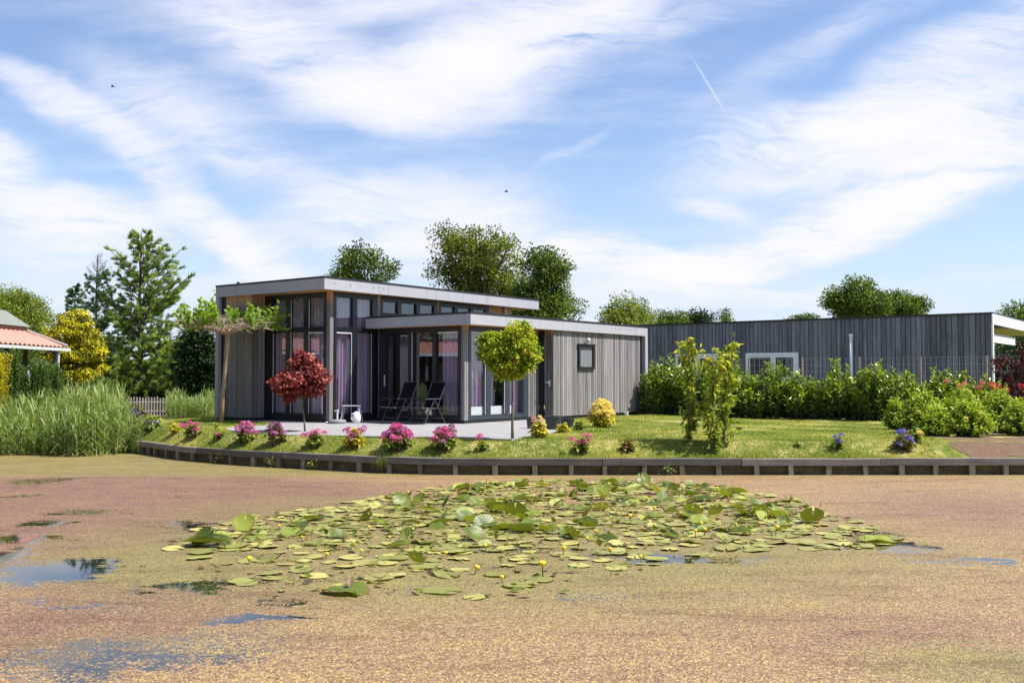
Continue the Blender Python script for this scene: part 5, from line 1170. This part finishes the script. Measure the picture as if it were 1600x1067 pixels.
# ------------------------------------------------------------------ water lilies
def pad_mat(name, stops, dusty=0):
    m, n = mat(name); p = P_(n); oi = n.new('ShaderNodeObjectInfo').outputs['Random']
    v = n.m('ADD', n.m('MULTIPLY', oi, .7), n.m('MULTIPLY', n.noise(p, 9, 4, .6), .35)); c = n.ramp(v, stops)
    oc = n.new('ShaderNodeSeparateXYZ', {0: n.new('ShaderNodeTexCoord').outputs['Object']}); ox, oy = oc.outputs[0], oc.outputs[1]
    vein = n.m('ABSOLUTE', n.m('SINE', n.m('MULTIPLY', n.m('ARCTAN2', oy, ox), 11.0))); rad = n.m('SQRT', n.m('ADD', n.m('MULTIPLY', ox, ox), n.m('MULTIPLY', oy, oy)))
    c = n.mixc(n.m('MULTIPLY', n.smooth(vein, .22, .0), .3), c, (.34, .36, .10))
    c = n.mixc(n.m('MULTIPLY', n.smooth(n.m('ADD', rad, n.m('MULTIPLY', n.noise(p, 16, 4, .7), .5)), 1.12, 1.32), .75), c, (.20, .12, .04))
    if dusty: c = n.mixc(n.m('MULTIPLY', n.smooth(n.noise(p, 75, 4, .8), .50, .62), dusty), c, (.42, .27, .15))
    bf = n.new('ShaderNodeNewGeometry').outputs['Backfacing']; c = n.mixc(n.m('MULTIPLY', bf, .5), c, (.17, .17, .035))
    pr = prin(n, col=c, rough=.42, spec=.45, normal=bump(n, n.m('ADD', n.noise(p, 22, 3), n.m('MULTIPLY', vein, .6)), .35, .008)); t = n.new('ShaderNodeBsdfTranslucent', {0: n.mixc(1.0, c, (1.1, 1.2, .35), 'MULTIPLY')})
    return fin(m, n, n.new('ShaderNodeMixShader', {0: .32, 1: pr.outputs[0], 2: t.outputs[0]}))
PM = pad_mat('lily_pad_raised', [(.1, (.045, .075, .010)), (.4, (.14, .19, .02)), (.75, (.32, .36, .055)), (1, (.44, .43, .12))])
PF = pad_mat('lily_pad_flat', [(.1, (.19, .22, .045)), (.5, (.30, .32, .075)), (.9, (.42, .40, .13))], .8)
def pad_mesh(name, kind, m):
    nr, ns = 6, 30; vs = []; notch = .22
    fold = {'flat': 0, 'wavy': .12}.get(kind, 0); ang = random.uniform(.22, .8); ph = random.random()*6
    lobe = random.uniform(-1, 1)
    for i in range(nr+1):
        r = i/nr
        for j in range(ns+1):
            a = notch*.5+(2*math.pi-notch)*j/ns; rr = r*(1+.03*math.sin(a*5+ph)); x, y = rr*math.cos(a)*1.12, rr*math.sin(a)*.92; z = 0
            if kind == 'flat': z = .03*r*r*math.sin(a*3+ph)
            elif kind == 'wavy': z = .12*r*r*math.sin(a*2+ph)+.05*r*math.sin(a*5+ph*2)+.05*r
            elif kind == 'fold':                   # both halves lifted like an open book
                k = abs(y); z = k*math.sin(ang)*1.05+.05*math.sin(a*4+ph)*r+.06*r; y = y*math.cos(ang)
            elif kind == 'half':                   # one half standing, other lying
                if y*lobe > 0: z = abs(y)*math.sin(ang+.35)+.04*math.sin(x*6+ph)*r; y = y*math.cos(ang+.35)
                else: z = .04*r*math.sin(a*4+ph)
                z += .03
            elif kind == 'tilt':                   # whole leaf standing up on its stalk, cupped
                z0 = .18*r*r; t_ = ang+.35; q = x+.75; z = q*math.sin(t_)+z0*math.cos(t_); x = -.75+q*math.cos(t_)-z0*math.sin(t_); z = max(z*.72, -.02)
            elif kind == 'roll':
                k = y*1.7; z = .32*(1-math.cos(k)); y = math.sin(k)*.55; z += .05+.1*x*lobe*.6+.07
            vs.append((x, y, z))
    fs = [(i*(ns+1)+j, (i+1)*(ns+1)+j, (i+1)*(ns+1)+j+1, i*(ns+1)+j+1) for i in range(nr) for j in range(ns)]
    me = bpy.data.meshes.new(name); me.from_pydata(vs, [], fs); me.materials.append(m); me.polygons.foreach_set('use_smooth', [True]*len(fs)); me.update(); return me
KINDS = ('fold', 'half', 'tilt', 'roll', 'wavy', 'fold', 'half', 'tilt', 'roll', 'wavy', 'half', 'fold')
RA = [pad_mesh('lily_pad', k, PM) for k in KINDS]
KL = {'fold': ('water lily leaf folded upward like an open book', 'lily leaves folded like a book'), 'half': ('water lily leaf with one half raised and the other lying flat', 'half raised lily leaves'), 'tilt': ('cupped water lily leaf standing up on its stalk', 'standing cupped lily leaves'),
      'roll': ('water lily leaf rolled up along both edges', 'rolled lily leaves'), 'wavy': ('glossy green water lily pad with gently wavy rim', 'wavy rimmed lily pads')}
FA = [pad_mesh('lily_pad', k, PF) for k in ('flat', 'wavy', 'flat', 'flat')]
OUT = [(232,872),(300,828),(400,806),(520,790),(640,768),(800,750),(950,750),(1110,756),(1230,780),(1330,812),(1405,842),(1330,862),(1200,860),(1080,878),(1000,895),(900,925),(800,938),(660,936),(560,934),(440,925),(330,905)]
INN = [(290,850),(400,820),(560,800),(680,768),(800,752),(950,752),(1100,756),(1200,782),(1260,815),(1200,838),(1080,842),(960,845),(850,850),(700,862),(600,868),(520,862),(420,856),(330,862)]
def inside(poly, x, y):
    c = False; j = len(poly)-1
    for i in range(len(poly)):
        if ((poly[i][1] > y) != (poly[j][1] > y)) and x < (poly[j][0]-poly[i][0])*(y-poly[i][1])/(poly[j][1]-poly[i][1])+poly[i][0]: c = not c
        j = i
    return c
OW = [onz(a, b_, 0) for a, b_ in OUT]; IW = [onz(a, b_, 0) for a, b_ in INN]; used = []
def put(me, x, y, z, s, rz, lab, grp, tl=.0):
    o = bpy.data.objects.new('lily_pad', me); COL.objects.link(o); o.location = (x, y, z); o.scale = (s, s, s); o.rotation_euler = (random.gauss(0, tl), random.gauss(0, tl), rz); tag(o, lab, 'lily pad', grp)
def scatter(n, poly, meshes, dmin, smin, smax, z0, z1, lab, grp, bias=None, tl=0):
    k = 0; tries = 0
    while k < n and tries < 40000:
        tries += 1; x = random.uniform(-4.2, 5.4); y = random.uniform(7.8, 17.4)
        if not inside(poly, x, y): continue
        if bias and random.random() > bias(x, y): continue
        if any((x-a)**2+(y-c)**2 < (dmin*(1 if g_ == grp else .35))**2 for a, c, g_ in used): continue
        used.append((x, y, grp)); s = random.uniform(smin, smax); me = random.choice(meshes)
        l_, g_ = KL[KINDS[RA.index(me)]] if me in RA else (lab, grp)
        put(me, x, y, random.uniform(z0, z1), s, random.random()*6.283, l_, g_, tl); k += 1
scatter(168, IW, RA, .16, .09, .165, .0, .03, 'raised green water lily leaf, curled or folded up above the duckweed', 'raised lily leaves', lambda x, y: np.interp(y, [9.5, 11, 12.5, 16], [.15, .45, .9, 1]), .10)
scatter(126, OW, FA, .23, .11, .19, .006, .022, 'pale flat water lily pad lying on the duckweed', 'flat floating lily pads', lambda x, y: float(np.interp(y, [8, 9, 10.5, 17], [.25, .5, 1, .9])))
for (px, py, k, s, rz, lab) in ((646, 884, 2, .105, 4.2, 'round dark green lily leaf standing upright at the front of the patch'), (541, 925, 4, .19, 2.9, 'pale lily leaf with one raised edge, nearest to the viewer at left'), (384, 828, 7, .15, 1.5, 'bright green lily leaf standing at the left of the patch'),
        (1271, 819, 2, .16, 4.6, 'single upright green lily leaf at the right of the patch'), (325, 853, 3, .24, .1, 'long rolled lily leaf at the far left of the patch'), (1370, 846, 4, .20, 0, 'brownish lily pad at the right tip of the patch')):
    x, y = onz(px, py, 0); o = bpy.data.objects.new('lily_pad', RA[k]); COL.objects.link(o); o.location = (x, y, .02); o.scale = (s, s, s); o.rotation_euler = (0, 0, rz); tag(o, lab, 'lily pad')
# the many smaller pads half sunk in the weed, beyond those built one by one
def small_pads():
    vs = []; fs = []; rr = []; k = 0; n0 = 0
    while k < 760:
        x = random.uniform(-4.4, 5.6); y = random.uniform(7.6, 17.4)
        if not inside(OW, x, y) or random.random() > np.interp(y, [8, 9.5, 11, 17], [.15, .5, 1, .9]): continue
        s = random.uniform(.06, .13); a0 = random.random()*6.283; tx, ty = random.gauss(0, .05), random.gauss(0, .05); z = random.uniform(.004, .014)+s*.05; q = random.random(); N_ = 16; ph = random.random()*6
        vs.append((x, y, z)); rr.append(q)
        for j in range(N_+1):
            a = a0+.2+(6.283-.4)*j/N_; r_ = s*(1+.06*math.sin(3*a+ph)); u, v = r_*math.cos(a), r_*math.sin(a)*.9; vs.append((x+u, y+v, max(.003, z+u*tx+v*ty+.03*s*math.sin(3*a+ph)))); rr.append(q)
        fs += [(n0, n0+1+j, n0+2+j) for j in range(N_)]; n0 += N_+2; k += 1
    m, n = mat('sunken_pads'); p = P_(n); c = n.ramp(n.m('ADD', n.m('MULTIPLY', RN(n), .7), n.m('MULTIPLY', n.noise(p, 10, 4, .6), .3)), [(.1, (.13, .16, .025)), (.5, (.27, .29, .06)), (.85, (.40, .38, .10)), (1, (.32, .21, .07))])
    c = n.mixc(n.m('MULTIPLY', n.smooth(n.noise(p, 70, 4, .8), .47, .6), .7), c, (.30, .19, .09)); fin(m, n, prin(n, col=c, rough=.5, spec=.4, normal=bump(n, n.noise(p, 25, 4), .4, .01)))
    tag(mesh_obj('lily_pads', vs, fs, m, None, rr, org=(0, 12, 0)), 'mat of small pale lily pads half sunk in the duckweed', 'lily pads', kind='stuff')
small_pads()
# withered stalks and scraps between the pads, too many and small to count
lv = Lv(); pts = []
while len(pts) < 1600:
    x = random.uniform(-4.2, 5.4); y = random.uniform(7.8, 17.4)
    if inside(IW, x, y) or (inside(OW, x, y) and random.random() < .35): pts.append((x, y, random.uniform(.004, .03)))
pts = np.array(pts); D_ = ball(1600)*[1, 1, .25]+[0, 0, .05]; lv.add(pts[:700], D_[:700]*[1, 1, 1.5], .17, .016, rng.uniform(.3, 1, 700), up=.6); lv.add(pts[700:], D_[700:]*[1, 1, 1.2], .11, .07, rng.uniform(0, 1, 900), up=.8)
sc_ = lv.build('lily_scraps', leaf('withered_scraps', [(0, (.10, .14, .02)), (.5, (.22, .24, .05)), (.8, (.22, .13, .05)), (1, (.07, .045, .025))], .2), None); tag(sc_, 'withered brown stalks and small leaf scraps lying between the lily pads', 'plant scraps', kind='stuff')
# yellow pond lily buds
st = plain('lily_stalk', (.07, .09, .02), .5); yb = plain('yellow_lily_bud', (.72, .50, .01), .45)
def bud():
    t = local_thing('lily_flower', 'small round yellow pond lily flower on a short stalk among the pads', 'lily flower', (0, 0, 0), 0, 'yellow pond lily flowers')
    b = MB(); b.tube([(0, 0, -.05), (.004, 0, .05), (.012, 0, .10)], [.007, .006, .006], 6); b.build('stalk', st, t)
    b = MB(); b.lathe((.012, 0, .10), [(.008, 0), (.024, .008), (.031, .024), (.028, .042), (.016, .047), (.012, .036), (.004, .036)], 12); b.build('flower_head', yb, t, smooth=True); return t
b0 = bud(); spots = [(848,903,1.25),(785,911,.5),(300,850,.9),(437,827,.5),(470,846,.6),(565,868,.6),(610,846,.6),(508,873,.3),(636,774,.7),(660,775,.6),(755,780,.6),(1212,838,1.2),(1087,840,.9),(1100,839,1.0),(1148,828,.9),(1096,826,.6),
    (930,838,.8),(920,848,.5),(880,868,.7),(955,868,.5),(740,897,.5),(1002,876,.4),(790,764,.6),(1135,775,.8),(1120,768,.6),(970,752,.5),(985,815,.6),(760,862,.6),(700,870,.4),(1020,800,.6),(575,830,.5),(388,880,.3)]
for i, (px, py, k) in enumerate(spots):
    x, y = onz(px, py, 0); o = b0 if i == 0 else copy_tree(b0); s = random.uniform(.55, .85) if i else 1.0; o.scale = (s, s, s); o.location = (x, y, (k-1)*.07*s); o.rotation_euler = (random.gauss(0, .12), random.gauss(0, .12), random.random()*6)
    if i == 0: o['label'] = 'yellow pond lily flower on a long bare stalk, nearest the viewer below the patch'; del o['group']
    elif i == 1: o['label'] = 'yellow pond lily flower'; o['label'] = 'small round yellow pond lily flower on a short stalk among the pads'
    if i > 0: o['group'] = 'yellow pond lily flowers'; o['label'] = 'small round yellow pond lily flower on a short stalk among the pads'

# ------------------------------------------------------------------ birds
for (px, py, D, lab) in ((176, 136, 60, 'tiny dark bird flying high at the upper left'), (791, 300, 60, 'tiny dark bird flying above the middle of the house')):
    d = ray(px, py); k = D/d[1]; c = Vector((d[0]*k, D, CAMH+d[2]*k)); t = thing('bird', lab, 'bird', tuple(c)); fr = lambda x, y, z, c=c: (c.x+x*.9, c.y+y*.9, c.z+z*.9)
    b = MB(fr); b.tube([(-.16, 0, .02), (-.12, 0, .03), (-.04, 0, .01), (.06, 0, 0), (.16, 0, -.02)], [.008, .025, .035, .03, .012], 8); b.build('body', M['black'], t, smooth=True)
    for sy in (-1, 1):
        b = MB(fr); b.add([(-.06, sy*.03, .02), (.05, sy*.03, .01), (.08, sy*.16, .09), (.12, sy*.30, .05), (.02, sy*.20, .10), (-.03, sy*.12, .07)], [(0, 1, 2, 5), (5, 2, 3, 4)]); b.build('wing', M['black'], t)
